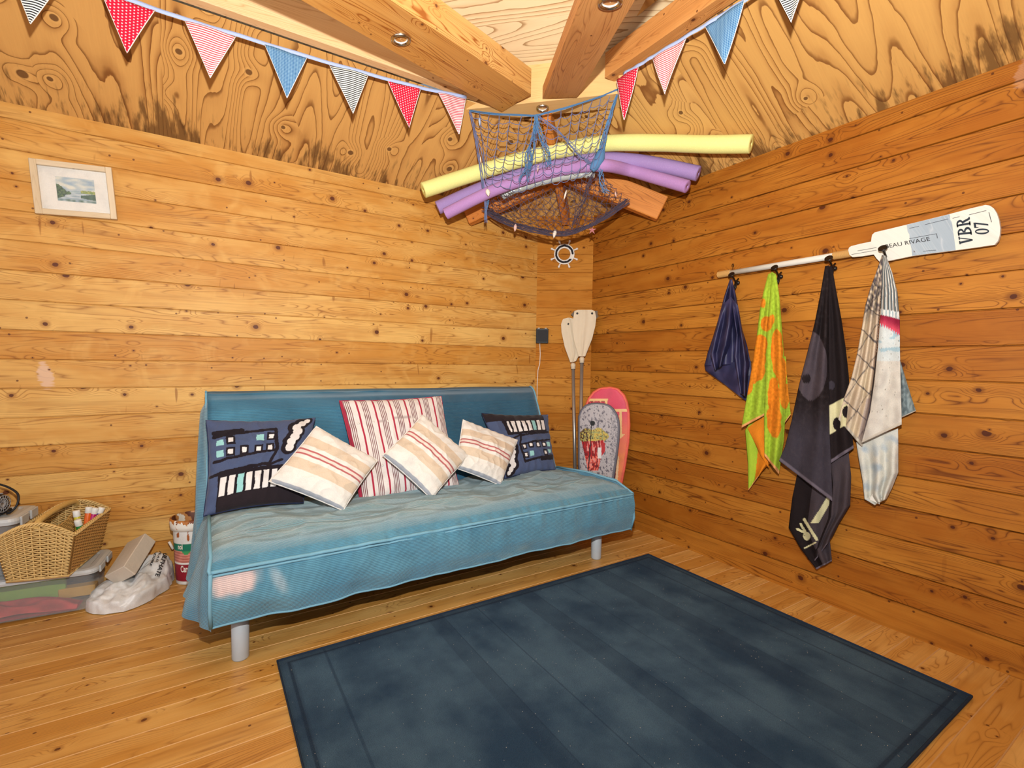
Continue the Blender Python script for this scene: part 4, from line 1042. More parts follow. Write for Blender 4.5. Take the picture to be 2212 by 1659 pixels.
# ------------------------------------------------------------------ towels and shorts on the hooks
M_towel = painted('towel_cloth', .95, .05, None, .8, .0); M_nylon = painted('navy_nylon', .45, .35, None, .15)
def interp(pts, t):
    L = [0.0]
    for a, b in zip(pts[:-1], pts[1:]): L.append(L[-1]+math.hypot(b[0]-a[0], b[1]-a[1]))
    s = t*L[-1]
    for i in range(len(pts)-1):
        if s <= L[i+1]+1e-9:
            k = (s-L[i])/max(1e-9, L[i+1]-L[i]); k2 = k
            return lerp(pts[i][0], pts[i+1][0], k2), lerp(pts[i][1], pts[i+1][1], k2)
    return pts[-1]
def hanging(name, label, cat, mat, panels, group=None):
    mb = MB()
    for (L, R, d0, d1, folds, amp, colf, hem) in panels:
        def fn(a, b):
            lx, ly = interp(L, b); rx, ry = interp(R, b); x, y = lerp(lx, rx, a), lerp(ly, ry, a)
            dep = lerp(d0, d1, b)+amp*sst(0, .35, b)*math.sin(a*folds*PI+b*1.5)+.004*nz(x*.05, y*.02, 2)+amp*.35*nz(x*.06, y*.015, 7)
            bow = .014*math.sin(a*PI)*(.4+.6*b)
            return PX(x, y, XR-.030)+NX*0+ (PX(x, y, XR-max(.012, dep+bow))-PX(x, y, XR-.030))
        def cf(a, b):
            lx, ly = interp(L, b); rx, ry = interp(R, b); x, y = lerp(lx, rx, a), lerp(ly, ry, a)
            if hem and (b > .985): return hem
            return colf(x, y, a, b)
        mb.grid(fn, 54, 150, colf=cf, flip=False)
    o = mb.build(name, mat, smooth=True, solid=.0035); tag(o, label, cat, group); return o
# navy shorts
nv = lambda x, y, a, b: cmix((38, 38, 70), (64, 60, 96), clamp(.4+nz(x*.08+y*.02, y*.03, 3)*1.4))
hanging('swim_shorts', 'crumpled dark navy shorts hanging from the hook at the cord-wrapped end of the oar', 'shorts', M_nylon, [
    ([(1577, 604), (1565, 640), (1552, 690), (1540, 730), (1529, 762), (1522, 790)], [(1581, 603), (1590, 640), (1596, 675), (1603, 712), (1614, 748), (1622, 785)], .055, .05, 5, .016, nv, None),
    ([(1522, 786), (1524, 800), (1540, 812), (1560, 826)], [(1622, 780), (1624, 812), (1619, 846), (1611, 866)], .045, .035, 3, .008, nv, None),
    ([(1560, 660), (1544, 720), (1535, 765), (1545, 800)], [(1580, 640), (1582, 700), (1576, 745), (1560, 790)], .085, .095, 3, .018, nv, (30, 30, 58)),
    ([(1578, 640), (1590, 720), (1586, 770), (1600, 850)], [(1594, 660), (1606, 730), (1618, 785), (1612, 858)], .080, .080, 3, .016, nv, None)])
LI, OR = (176, 206, 62), (240, 142, 40)
def limecol(inv):
    bl = [(1655, 700, 12, 16), (1630, 790, 24, 38), (1612, 830, 14, 24), (1645, 745, 14, 22), (1678, 760, 12, 55), (1672, 860, 13, 46), (1690, 810, 9, 38), (1668, 690, 6, 10), (1672, 905, 16, 42), (1648, 655, 6, 10), (1695, 855, 10, 30), (1633, 812, 10, 12)]
    def f(x, y, a, b):
        m = any(((x-cx)/rx)**2+((y-cy)/ry)**2 < 1+.5*nz(x*.07, y*.05, 1) for cx, cy, rx, ry in bl)
        c = OR if m != inv else LI
        return cmix(c, (c[0]*.85, c[1]*.85, c[2]*.8), clamp(.3+nz(x*.2, y*.2, 4)))
    return f
HEMO = (246, 172, 108)
hanging('beach_towel', 'lime green and orange towel hanging between the navy shorts and the black towel', 'towel', M_towel, [
    ([(1625, 905), (1610, 930), (1616, 1000), (1617, 1059)], [(1690, 890), (1690, 950), (1688, 985), (1655, 1004)], .040, .045, 4, .010, lambda x, y, a, b: LI if x < 1640-(y-950)*.1 else OR, HEMO),
    ([(1660, 592), (1650, 630), (1642, 670), (1636, 720), (1627, 780), (1615, 850), (1602, 924)], [(1669, 588), (1665, 650), (1659, 720), (1656, 800), (1654, 850), (1652, 897)], .070, .085, 3, .008, limecol(False), HEMO),
    ([(1688, 770), (1695, 830), (1690, 880), (1688, 924)], [(1697, 770), (1701, 830), (1706, 880), (1708, 896)], .050, .045, 2, .004, limecol(False), HEMO),
    ([(1667, 587), (1663, 650), (1656, 730), (1654, 820), (1651, 900), (1652, 985)], [(1676, 592), (1683, 640), (1688, 700), (1694, 780), (1698, 860), (1693, 950), (1682, 1024)], .085, .095, 3, .012, limecol(False), HEMO),
    ([(1615, 925), (1628, 950), (1644, 985), (1656, 1003)], [(1652, 893), (1654, 940), (1658, 985), (1660, 1010)], .050, .060, 2, .006, lambda x, y, a, b: OR, None)])
BK_, GRY, CRM = (40, 33, 34), (78, 68, 72), (222, 214, 168)
def dark1(x, y, a, b):
    c = BK_
    if ((x-1752)/34)**2+((y-790)/75)**2 < 1: c = (82, 72, 78)
    if ((x-1742)/9)**2+((y-818)/10)**2 < 1: c = BK_
    if y > 850 and ((x-1752)/34)**2+((y-790)/75)**2 >= 1: c = cmix(BK_, (66, 60, 68), sst(850, 960, y))
    return cmix(c, (96, 88, 90), clamp(nz(x*.15, y*.15, 5)*.35))
def dark2(x, y, a, b):
    c = BK_
    t = y-(870-(x-1790)*.55)
    if 8 < t < 70:
        c = CRM
        if ((x-1808)/9)**2+((y-915)/14)**2 < 1 or ((x-1828)/8)**2+((y-890)/13)**2 < 1: c = BK_
    if ((x-1795)/8)**2+((y-832)/9)**2 < 1: c = (66, 60, 68)
    if abs(t-150) < 3 or (abs(t-158) < 2): c = CRM
    return c
def dark3(x, y, a, b):
    c = BK_ if a < .45 else (76, 66, 70)
    t = (x-1752)*.86+(y-1110)*.51
    if abs((x-1778)-(1100-y)*.62) < 8 and 1070 < y < 1130: c = CRM
    # small pale rabbit-head emblem
    if ((x-1743)/8)**2+((y-1158)/9)**2 < 1 or seg(x, y, 1738, 1150, 1722, 1143, 2.6) or seg(x, y, 1740, 1148, 1730, 1132, 2.6): c = CRM
    if ((x-1738)/1.2)**2+((y-1157)/1.2)**2 < 1: c = BK_
    if seg(x, y, 1738, 1184, 1762, 1172, 1.6) or seg(x, y, 1738, 1122, 1764, 1165, 3.0): c = CRM
    return c
HG = (112, 102, 112)
hanging('beach_towel', 'long black and charcoal towel with cream motifs, the lowest hanging on the right wall', 'towel', M_towel, [
    ([(1722, 1025), (1712, 1075), (1704, 1140), (1730, 1185), (1764, 1230)], [(1800, 1050), (1798, 1100), (1790, 1150), (1795, 1190), (1797, 1212)], .040, .045, 4, .010, dark3, HG),
    ([(1790, 1000), (1795, 1050), (1790, 1120), (1762, 1190), (1760, 1212)], [(1833, 975), (1838, 1030), (1836, 1090), (1812, 1130), (1797, 1160)], .050, .055, 3, .010, lambda x, y, a, b: (78, 68, 72) if a > .12 else BK_, HG),
    ([(1788, 575), (1786, 650), (1787, 760), (1788, 860), (1790, 940), (1794, 1001)], [(1797, 575), (1806, 630), (1817, 690), (1826, 750), (1833, 812), (1837, 900), (1844, 968)], .060, .070, 3, .010, dark2, HG),
    ([(1783, 575), (1772, 640), (1760, 700), (1745, 760), (1727, 830), (1710, 910), (1696, 965), (1683, 995)], [(1790, 573), (1789, 650), (1789, 760), (1790, 850), (1792, 940), (1796, 1020), (1798, 1083)], .080, .100, 3, .014, dark1, HG)])
def grid4(x, y, a, b):
    c = cmix((226, 206, 176), (212, 190, 166), clamp(.5+nz(x*.05, y*.02, 3)))
    if y < 705: c = cmix(c, (96, 88, 92), clamp(.5+1.6*nz(x*.3, y*.11, 2))*sst(705, 650, y))
    t = y-700; k = (t-(x-1850)*.9)/62; k2 = (t+(x-1850)*1.4)/62
    if (k % 1) < .055 or (k2 % 1) < .05: c = (108, 100, 98)
    if a > .93: c = (90, 86, 86) if (y*.2) % 1 < .5 or y > 760 else (226, 222, 214)
    if a > .8 and y > 860: c = cmix(c, (140, 124, 130), .5)
    return c
def white4(x, y, a, b):
    e = .0
    if y < 668+(x-1905)*.16:
        k = (x-(1908+(y-560)*.04))/((y-540)*.24+.1)
        q = (a*5+.1*math.sin(y*.05)) % 1
        c = (96, 106, 110) if q < .45 else ((232, 230, 222) if q < .7 else (150, 140, 130))
    elif y < 680+(x-1905)*.25: c = (226, 226, 222) if int(x*.4) % 3 else (150, 170, 176)
    elif y < 702+(x-1905)*.55+3*math.sin(x*1.3): c = cmix((150, 40, 66), (222, 84, 104), sst(680, 704, y-(x-1905)*.4))
    else:
        c = (214, 220, 218); k = nz(x*.04, y*.12, 5)
        if y < 760 and k > .12: c = (170, 196, 206)
        if y > 780: c = cmix((222, 216, 204), (198, 190, 180), clamp(.3+nz(x*.06, y*.05, 6)))
        if nz(x*.35, y*.35, 2) > .62: c = (140, 132, 120)
    return c
HW = (206, 196, 180)
hanging('beach_towel', 'pale printed towel with a red band and brown lattice, hanging below the oar blade', 'towel', M_towel, [
    ([(1944, 780), (1946, 830), (1947, 870), (1948, 902)], [(1945.5, 784), (1956, 820), (1967, 855), (1978, 888)], .035, .030, 1, .002, lambda x, y, a, b: cmix((150, 166, 168), (110, 124, 128), clamp(.5+nz(x*.2, y*.1, 3)*2)), HW),
    ([(1850, 955), (1855, 990), (1864, 1040), (1868, 1078), (1890, 1091)], [(1940, 925), (1940, 980), (1940, 1020), (1926, 1055), (1914, 1078)], .045, .055, 5, .012, lambda x, y, a, b: cmix((222, 220, 208), (178, 190, 198), clamp(nz(x*.06, y*.05, 4)*1.6)), HW),
    ([(1906, 551), (1893, 590), (1880, 625), (1870, 660), (1862, 710), (1852, 765), (1840, 815), (1822, 865), (1811, 906)], [(1911, 553), (1906, 600), (1901, 660), (1896, 730), (1890, 800), (1880, 880), (1862, 965)], .070, .075, 5, .012, grid4, HW),
    ([(1908, 551), (1905, 620), (1902, 690), (1897, 750), (1890, 820), (1880, 890), (1861, 957)], [(1913, 553), (1928, 590), (1938, 630), (1943, 690), (1944, 760), (1946, 840), (1948, 917)], .085, .095, 2, .008, white4, HW)])
mb = MB(); a = PX(1892, 1078, XR-.06); mb.box(a, (0, .035, .012), (0, -.008, .026), (-.002, 0, 0)); tg = mb.build('care_tag', plain('white_tag', S(238, 232, 222), .7), bpy.data.objects.get('beach_towel.002')); tg['label'] = 'white care tag'
# ================================================================== PART 3: net and noodles, things on the floor at the left
# ------------------------------------------------------------------ pool noodles
def foam(name, c):
    g = G(name, .75, .2); o_ = g.obj(); n1 = g.noise(o_, 180.0, 2.0); n2 = g.noise(o_, 9.0, 2.0)
    g.col(g.mix(g.m('ADD', g.m('MULTIPLY', g.ss(n1, .5, .7), .22), g.m('MULTIPLY', n2, .15)), c, tuple(min(1, q*1.25+.05) for q in c[:3])+(1,)))
    g.bump(n1, .35, .002); return g.mat
M_ny = foam('foam_yellow', S(232, 226, 142)); M_np = foam('foam_purple', S(158, 130, 180)); M_np2 = foam('foam_mauve', S(174, 130, 182))
def crv(pts, n=60):
    """Catmull-Rom"""
    P = [V(p) for p in pts]; P = [P[0]*2-P[1]]+P+[P[-1]*2-P[-2]]; out = []
    m = len(P)-3
    for k in range(n+1):
        t = k/n*m; i = min(int(t), m-1); f = t-i
        a, b, c, d = P[i], P[i+1], P[i+2], P[i+3]
        out.append(.5*((2*b)+(-a+c)*f+(2*a-5*b+4*c-d)*f*f+(-a+3*b-3*c+d)*f**3))
    return out
def noodle(label, pts, r, mat, wob=0.0):
    c = crv(pts); t = thing('pool_noodle', c[0], label, 'pool noodle', 'pool noodles resting in the net'); n = 22
    mb = MB(); rs = [r*(1+wob*nz(k*.25, 3, 1)) for k in range(len(c))]; mb.tube(c, rs, n, caps=False); mb.build('foam_tube', mat, t, smooth=True)
    for e, q in ((c[0], (c[0]-c[1]).normalized()), (c[-1], (c[-1]-c[-2]).normalized())):
        mb = MB(); mb.lathe([(r, -.001), (r*.96, .002), (r*.18, .002), (r*.16, 0), (r*.15, -.02)], e, q, n); mb.build('cut_end', mat, t, smooth=True)
    return t
S1 = 4.17
noodle('pale yellow pool noodle lying across the top of the net', [PY(915, 411, 2.70), PD(1000, 383, 3.95), PD(1080, 358, 4.06), PD(1160, 336, 4.12), PD(1240, 319, 4.12), PD(1320, 309, 4.05), PX(1430, 309, 2.13), PX(1530, 312, 2.22), PX(1622, 311, 2.295)], .044, M_ny, .03)
noodle('upper purple pool noodle bending downwards at both ends of the net', [PY(946, 449, 2.80), PD(1010, 420, 4.10), PD(1070, 396, 4.17), PD(1150, 370, 4.20), PD(1230, 352, 4.20), PD(1300, 345, 4.12), PX(1370, 348, 2.12), PX(1440, 360, 2.21), PX(1508, 375, 2.29)], .040, M_np)
noodle('lower purple pool noodle bending downwards at both ends of the net', [PY(963, 462, 2.70), PD(1030, 428, 3.95), PD(1080, 406, 4.0), PD(1150, 383, 4.04), PD(1230, 364, 4.04), PD(1300, 357, 3.98), PX(1360, 368, 2.10), PX(1420, 385, 2.17), PX(1484, 403, 2.22)], .034, M_np2)
M_grey = plain('grey_plastic_wrap', S(176, 178, 172), .25, 0, .6)
mb = MB(); c = crv([PD(1085, 425, 4.10), PD(1110, 412, 4.10), PD(1150, 399, 4.10), PD(1200, 386, 4.08), PD(1250, 378, 4.06), PD(1285, 376, 4.04)], 50)
mb.tube(c, [.020+.004*nz(k*.5, 1, 1) for k in range(len(c))], 14)
tag(mb.build('rolled_inflatable', M_grey, smooth=True), 'grey rolled plastic tube lying in the net under the purple noodles', 'tube')

# ------------------------------------------------------------------ fishing net
M_net = plain('net_cord_blue', S(108, 116, 152), .85); M_net2 = plain('net_cord_violet', S(84, 72, 86), .85); M_netb = plain('net_cord_bright', S(88, 130, 172), .85)
net = thing('fishing_net', PD(1160, 250, 3.70), 'decorative blue fishing net slung under the corner board and holding pool noodles', 'net')
def pl(pts, t):
    x, y = interp(pts, t); return x, y
TOP = [(1015, 239), (1040, 243), (1075, 247), (1110, 248), (1158, 250), (1185, 243), (1220, 234), (1260, 221), (1300, 207), (1338, 191)]
MID = [(1046, 352), (1048, 392), (1066, 398), (1092, 404), (1120, 412), (1146, 404), (1170, 392), (1200, 393), (1240, 388), (1270, 372), (1292, 350)]
SH = MB(); rnd = random.Random(3)
def thread(mb, pts, r): mb.tube(pts, r, 4, caps=False)
NC, NR = 17, 9
def colx(i):
    t = i/(NC-1)
    # columns crowd into the gather at the middle of the top rope
    return lerp(t, .445, .72*math.exp(-((t-.46)/.13)**2))
def fpt(i, j):
    u = i/(NC-1); v = j/(NR-1)
    tx, ty = pl(TOP, colx(i)); bx_, by_ = pl(MID, u**1.0)
    w = v**1.05
    x = lerp(tx, bx_, w); y = lerp(ty, by_, w)
    # left and right edges run straight down; belly in the middle
    ctr_ = math.exp(-((u-.46)/.12)**2); x += ctr_*(-6)*v*(1-v)*4
    x += (rnd.random()-.5)*5*(1 if 0 < u < 1 else 0); y += (rnd.random()-.5)*5*(0 < v)
    d = lerp(3.72, 3.92, v)-.05*math.sin(v*PI)*math.sin(u*PI)+.02*math.sin(u*30)*v
    y -= 9*math.sin(v*PI)*math.sin(clamp(u*2.2)*PI)*0
    return PD(x, y, d)
F = [[fpt(i, j) for j in range(NR)] for i in range(NC)]
mb = MB()
def sagline(a, b, k, n=3):
    return [a.lerp(b, q/n)+V((0, 0, -k*4*(q/n)*(1-q/n))) for q in range(n+1)]
for i in range(NC):
    pts = []
    for j in range(NR-1): pts += sagline(F[i][j], F[i][j+1], 0, 1)[:-1]
    thread(mb, pts+[F[i][-1]], .0020)
for j in range(1, NR):
    for i in range(NC-1): thread(mb, sagline(F[i][j], F[i+1][j], .006+.014*rnd.random()), .0018)
mb.build('front_mesh', M_net, net)
mb = MB()
for i in range(NC):
    for j in range(1, NR-1): mb.lathe([(.0001, -.003), (.0032, 0), (.0001, .003)], F[i][j], (rnd.random()-.5, rnd.random()-.5, 1), 5)
o_ = mb.build('knots', M_net, net); tag(o_, kind='stuff')
# lower pocket: from the middle line back to the sagging bottom rope
BOT = [(1047, 452), (1075, 470), (1110, 486), (1150, 496), (1190, 504), (1215, 506), (1250, 498), (1290, 479), (1325, 456), (1354, 434)]
TP2 = [(1052, 404), (1090, 412), (1130, 414), (1180, 408), (1230, 398), (1262, 386), (1282, 372), (1290, 366), (1296, 372), (1303, 378)]
NC2, NR2 = 38, 13
def lpt(i, j):
    u = i/(NC2-1); v = j/(NR2-1); tx, ty = pl(TP2, lerp(u, .74, .45*math.exp(-((u-.72)/.2)**2))); bx_, by_ = pl(BOT, lerp(u, .50, .35*math.exp(-((u-.50)/.07)**2)))
    x = lerp(tx, bx_, v)+(rnd.random()-.5)*5; y = lerp(ty, by_, v)+(rnd.random()-.5)*4+6*math.sin(v*PI)*math.sin(u*PI)
    return PD(x, y, lerp(4.0, 4.34, v**.8)-.04*math.sin(v*PI))
Lw = [[lpt(i, j) for j in range(NR2)] for i in range(NC2)]
mb = MB()
for i in range(NC2-1):
    for j in range(NR2-1):
        if (i+j) % 2 == 0: thread(mb, sagline(Lw[i][j], Lw[i+1][j+1], .004, 2), .0016)
        else: thread(mb, sagline(Lw[i+1][j], Lw[i][j+1], .004, 2), .0016)
for i in range(0, NC2, 2): thread(mb, Lw[i], .0013)
for j in range(2, NR2, 3): thread(mb, [Lw[i][j] for i in range(NC2)], .0013)
mb.build('lower_mesh', M_net2, net)
# hems, gathers, tail
def bundle(name, px, dd, n, spread, r, mat, lab=None):
    mb = MB()
    for k in range(n):
        ph = rnd.random()*6
        pts = []
        for i in range(25):
            t = i/24; x, y = interp(px, t); sp = spread if not isinstance(spread, tuple) else lerp(spread[0], spread[1], t)
            x += (sp*math.sin(ph+t*7)+sp*.6*(rnd.random()-.5)); y += sp*.8*math.cos(ph*1.7+t*6)
            pts.append(PD(x, y, lerp(dd[0], dd[1], t)+.01*math.sin(ph)))
        mb.tube(pts, r, 4, caps=False)
    o = mb.build(name, mat, net)
    if lab: o['label'] = lab
    return o
bundle('top_hem', TOP, (3.70, 3.70), 9, 2.0, .0019, M_netb)
bundle('bottom_hem', BOT, (4.34, 4.34), 26, 6.0, .0018, M_net2)
bundle('left_hem', [(1015, 240), (1022, 270), (1030, 310), (1038, 360), (1045, 410), (1049, 445), (1050, 480)], (3.70, 4.05), 7, 2.2, .0017, M_net)
bundle('right_hem', [(1337, 193), (1326, 225), (1314, 265), (1305, 300), (1298, 335), (1290, 365)], (3.70, 3.98), 12, (1.5, 7), .0022, M_netb)
bundle('centre_gather', [(1158, 249), (1158, 262), (1156, 285), (1150, 310), (1142, 345), (1132, 385)], (3.69, 3.90), 16, (2.5, 11), .0017, M_netb)
bundle('centre_gather', [(1159, 250), (1163, 275), (1172, 300), (1180, 330), (1186, 360)], (3.69, 3.86), 9, (2.0, 8), .0016, M_netb)
bundle('diagonal_gather', [(1165, 252), (1195, 275), (1225, 305), (1255, 335), (1285, 358)], (3.70, 3.95), 9, (2.5, 5), .0016, M_net)
bundle('diagonal_gather', [(1282, 372), (1270, 400), (1262, 430), (1250, 455), (1240, 490)], (4.0, 4.3), 9, (2, 6), .0015, M_net2)
bundle('tied_tail', [(1290, 352), (1298, 372), (1300, 392), (1303, 408), (1312, 415)], (3.96, 3.96), 7, (4, 5), .0016, M_netb, 'loose bright-blue tail at the right knot')
mb = MB(); kc = [PD(x, y, 3.95) for x, y in ((1300, 322), (1297, 335), (1292, 348), (1284, 360), (1278, 368))]
mb.tube(crv(kc, 20), [.015+.016*math.sin(k/20*PI) +.002*nz(k, 1) for k in range(21)], 12); mb.build('knot', M_netb, net, smooth=True)
bundle('left_tassel', [(1050, 418), (1052, 430), (1050, 450), (1048, 474)], (4.02, 4.1), 10, (5, 1.5), .0016, M_netb)
# shells tied to the net
M_sh = {'white': plain('shell_white', S(236, 222, 206), .4), 'pink': plain('shell_pink', S(228, 190, 178), .45), 'red': plain('starfish_pink', S(204, 128, 126), .7), 'blue': plain('shell_grey_blue', S(176, 190, 214), .45)}
def shell(label, x, y, d, L, W, mat, tilt=0.0, kind='cone'):
    o = PD(x, y, d); t = thing('seashell' if kind != 'star' else 'starfish', o, label, 'shell' if kind != 'star' else 'starfish')
    ax = V((math.sin(tilt)*.7, -math.sin(tilt)*.7, -math.cos(tilt)))
    mb = MB()
    if kind == 'cone':
        prof = []
        for k in range(17):
            q = k/16; prof.append((max(.0001, W*(math.sin(q*PI)**.8)*(1-.45*q)*(1+.06*math.sin(q*26))), (q-.5)*L))
        mb.lathe(prof, o, ax, 16); mb.build('shell_body', M_sh[mat], t, smooth=True)
    elif kind == 'star':
        for k in range(5):
            a = k*2*PI/5+.3; dv = CR*math.cos(a)+CU*math.sin(a)
            mb.tube([o, o+dv*L*.28, o+dv*L*.55], [.006, .0045, .001], 8)
        mb.build('star_body', M_sh[mat], t, smooth=True)
    mb = MB(); mb.tube([o-ax*L*.48, o-ax*L*.48+V((.001, 0, .008)), o-ax*L*.48+V((0, 0, .016))], .0011, 5); mb.build('tie_string', M_net2, t)
shell('small white cowrie-like shell at the left edge of the net over the lower noodle', 1054, 416, 3.90, .046, .017, 'white', .2)
shell('slim white shell hanging in the middle of the lower net', 1221, 421, 4.05, .058, .007, 'white', -.25)
shell('small pale shell hanging below the left half of the bottom hem', 1113, 492, 4.30, .050, .013, 'pink', -.1)
shell('largest pink-white shell hanging at the centre of the bottom hem', 1198, 505, 4.335, .056, .016, 'white', -.2)
shell('small pale shell at the right end of the net beside the strut', 1330, 420, 4.2, .038, .006, 'pink', .2)
shell('tiny pink starfish hanging beside the top of the corner wall', 1279, 497, 4.42, .05, .01, 'red', 0, 'star')
shell('grey-blue shell tied in the upper left corner of the net', 1036, 263, 3.70, .050, .008, 'blue', .1)
shell('tiny sliver of white shell on the left hem above the noodles', 1038, 345, 3.84, .040, .004, 'white', .05)
shell('small pink shell tied in front of the purple noodle', 1162, 364, 3.84, .040, .005, 'pink', -.1)

# ------------------------------------------------------------------ plastic tubs
tb = seethrough('clear_tub_plastic', S(214, 220, 222), .2, .86)
tl = seethrough('milky_lid_plastic', S(214, 218, 220), .35, .18)
def tub(label, fr_, ex, ey, L, D, Hh, grp, z0=0.0, ribs=True):
    """fr_ front right bottom corner, ex to the left, ey to the back"""
    fr_, ex, ey = V(fr_), V(ex).normalized(), V(ey).normalized(); t = thing('storage_tub', fr_+ex*L/2+ey*D/2, label, 'storage box', grp)
    def loop(inset, z, r=.035, n=6):
        pts = []
        for (cx, cy, a0) in ((r+inset, r+inset, PI), (L-r-inset, r+inset, -PI/2), (L-r-inset, D-r-inset, 0), (r+inset, D-r-inset, PI/2)):
            for k in range(n+1):
                a = a0+PI/2*k/n; pts.append(fr_+ex*(cx+r*math.cos(a))+ey*(cy+r*math.sin(a))+V((0, 0, z)))
        return pts
    def shellmb(levels, closebottom=True, closetop=False):
        mb = MB(); n = None
        for q in levels: lp = loop(*q); n = len(lp); mb.v += lp
        for i in range(len(levels)-1):
            for k in range(n):
                k2 = (k+1) % n; mb.f.append([i*n+k, i*n+k2, (i+1)*n+k2, (i+1)*n+k]); mb.uv.append([(0, 0)]*4); mb.mi.append(0)
        if closebottom: mb.f.append(list(range(n))[::-1]); mb.uv.append([(0, 0)]*n); mb.mi.append(0)
        if closetop: b = (len(levels)-1)*n; mb.f.append([b+k for k in range(n)]); mb.uv.append([(0, 0)]*n); mb.mi.append(0)
        return mb
    shellmb([(.018, .003), (.006, .010), (0, Hh*.86), (-.010, Hh*.87), (-.010, Hh*.90)]).build('tub_body', tb.mat, t, smooth=False, solid=.0018)
    shellmb([(-.018, Hh*.88), (-.020, Hh*.93), (-.016, Hh*.975), (-.004, Hh*.99), (.012, Hh*.985), (.018, Hh*.96)], False, True).build('lid', tl.mat, t, smooth=False, solid=.002)
    if ribs:
        for q in (.25, .75):
            mb = MB(); mb.box(fr_-ex*.022+ey*D*q+V((0, 0, Hh*.90)), ey*.07, ex*.008, V((0, 0, Hh*.16)), bev=.003); mb.build('lid_clip', tl.mat, t)
    return t
exl, eyl = V((-.995, .095, 0)), V((.095, .995, 0))
fr0 = V((-.418, 2.715, .002))
tub('clear lidded tub on the floor with red and green contents, under the wicker basket', fr0, exl, eyl, .62, .225, .190, 'clear plastic tubs stacked by the left wall')
# contents: folded red cloth, green folder, yellow card
def cloth_lump(name, label, cat, o, ex, ey, L, D, Hh, c, seed):
    M_ = painted('cloth_'+name, .85, .1, None, .4); mb = MB()
    def f(a, b):
        q = (math.sin(clamp(a, .02, .98)*PI)**.5)*(math.sin(clamp(b, .02, .98)*PI)**.5)
        return V(o)+ex*(a*L)+ey*(b*D)+V((0, 0, Hh*q*(.75+.5*nz(a*4+seed, b*3, seed))))
    mb.grid(f, 40, 24, colf=lambda a, b: cmix(c, tuple(q*.7 for q in c), clamp(.3+nz(a*9, b*5, seed)))); mb.grid(lambda a, b: V(o)+ex*(a*L)+ey*(b*D), 3, 3, flip=True, colf=lambda a, b: c)
    o_ = mb.build(name, M_, smooth=True); return tag(o_, label, cat)
fi = fr0+V((0, 0, .008))
cloth_lump('folded_cloth', 'coral red cloth folded inside the lower clear tub', 'cloth', fi+exl*.06+eyl*.022, exl, eyl, .50, .09, .085, (236, 84, 80), 2.0)
mb = MB(); mb.box(fi+exl*.34+eyl*.155+V((0, 0, .075)), exl*.42, eyl*.018, V((0, 0, .135)), bev=.003); tag(mb.build('folder', plain('folder_green', S(158, 196, 72), .5)), 'lime green folder standing inside the lower clear tub', 'folder')
mb = MB(); mb.box(fi+exl*.09+eyl*.165+V((0, 0, .030)), exl*.13, eyl*.05, V((0, 0, .045)), bev=.003); tag(mb.build('box', plain('card_yellow', S(236, 176, 62), .6)), 'yellow box inside the right end of the lower clear tub', 'box')
z1 = .002+.190*.99
tub('smaller clear lidded tub stacked at the frame edge under the black fan', V((-.672, 2.765, z1)), exl, eyl, .36, .19, .25, 'clear plastic tubs stacked by the left wall', ribs=True)
# fan-ended motor with cable
fo = V((-.72, 2.83, z1+.25+.045)); fan = thing('electric_pump', (fo.x, fo.y, z1+.25), 'black and silver finned electric pump with a cable on the upper clear tub', 'pump')
M_sil = plain('silver_plastic', S(172, 174, 178), .35, .3, .5)
axf = V((.90, -.42, 0)).normalized(); sf_ = axf.cross(V((0, 0, 1)))
mb = MB(); mb.lathe([(.0001, -.16), (.036, -.16), (.040, -.15), (.040, -.004), (.034, .004), (.0001, .004)], fo, axf, 28); mb.box(fo-axf*.08-V((0, 0, .038)), axf*.17, sf_*.10, V((0, 0, .014)), bev=.003); mb.build('motor_body', M_bp, fan, smooth=False)
for k in range(12):
    a = 2*PI*k/12; mb = MB(); d = sf_*math.cos(a)+V((0, 0, 1))*math.sin(a); mb.box(fo+d*.042-axf*.08, axf*.14, d*.007, d.cross(axf)*.004); mb.build('cooling_fin', M_sil, fan)
mb = MB()
for r in (.012, .022, .034): mb.tube([fo+axf*.008+(sf_*math.cos(2*PI*k/36)+V((0, 0, 1))*math.sin(2*PI*k/36))*r for k in range(36)], .0016, 6, closed=True)
for k in range(16): a = 2*PI*k/16; d = sf_*math.cos(a)+V((0, 0, 1))*math.sin(a); mb.tube([fo+axf*.009, fo+axf*.009+d*.036], .0013, 5)
mb.build('fan_grille', M_sil, fan, smooth=True)
mb = MB(); zc = z1+.252
mb.tube(crv([fo-axf*.13+V((0, 0, .03)), fo-axf*.08+V((0, .02, .075)), fo-axf*.01+V((0, .03, .075)), fo+axf*.055+V((0, .02, .04)), fo+axf*.06+V((0, .0, -.005)), fo+axf*.03+V((0, -.01, -.038)), fo-axf*.05+sf_*-.06+V((0, 0, -.040)), fo-axf*.16+sf_*.05+V((0, 0, -.040))], 70), .0042, 8); mb.build('power_cable', M_bp, fan, smooth=True)

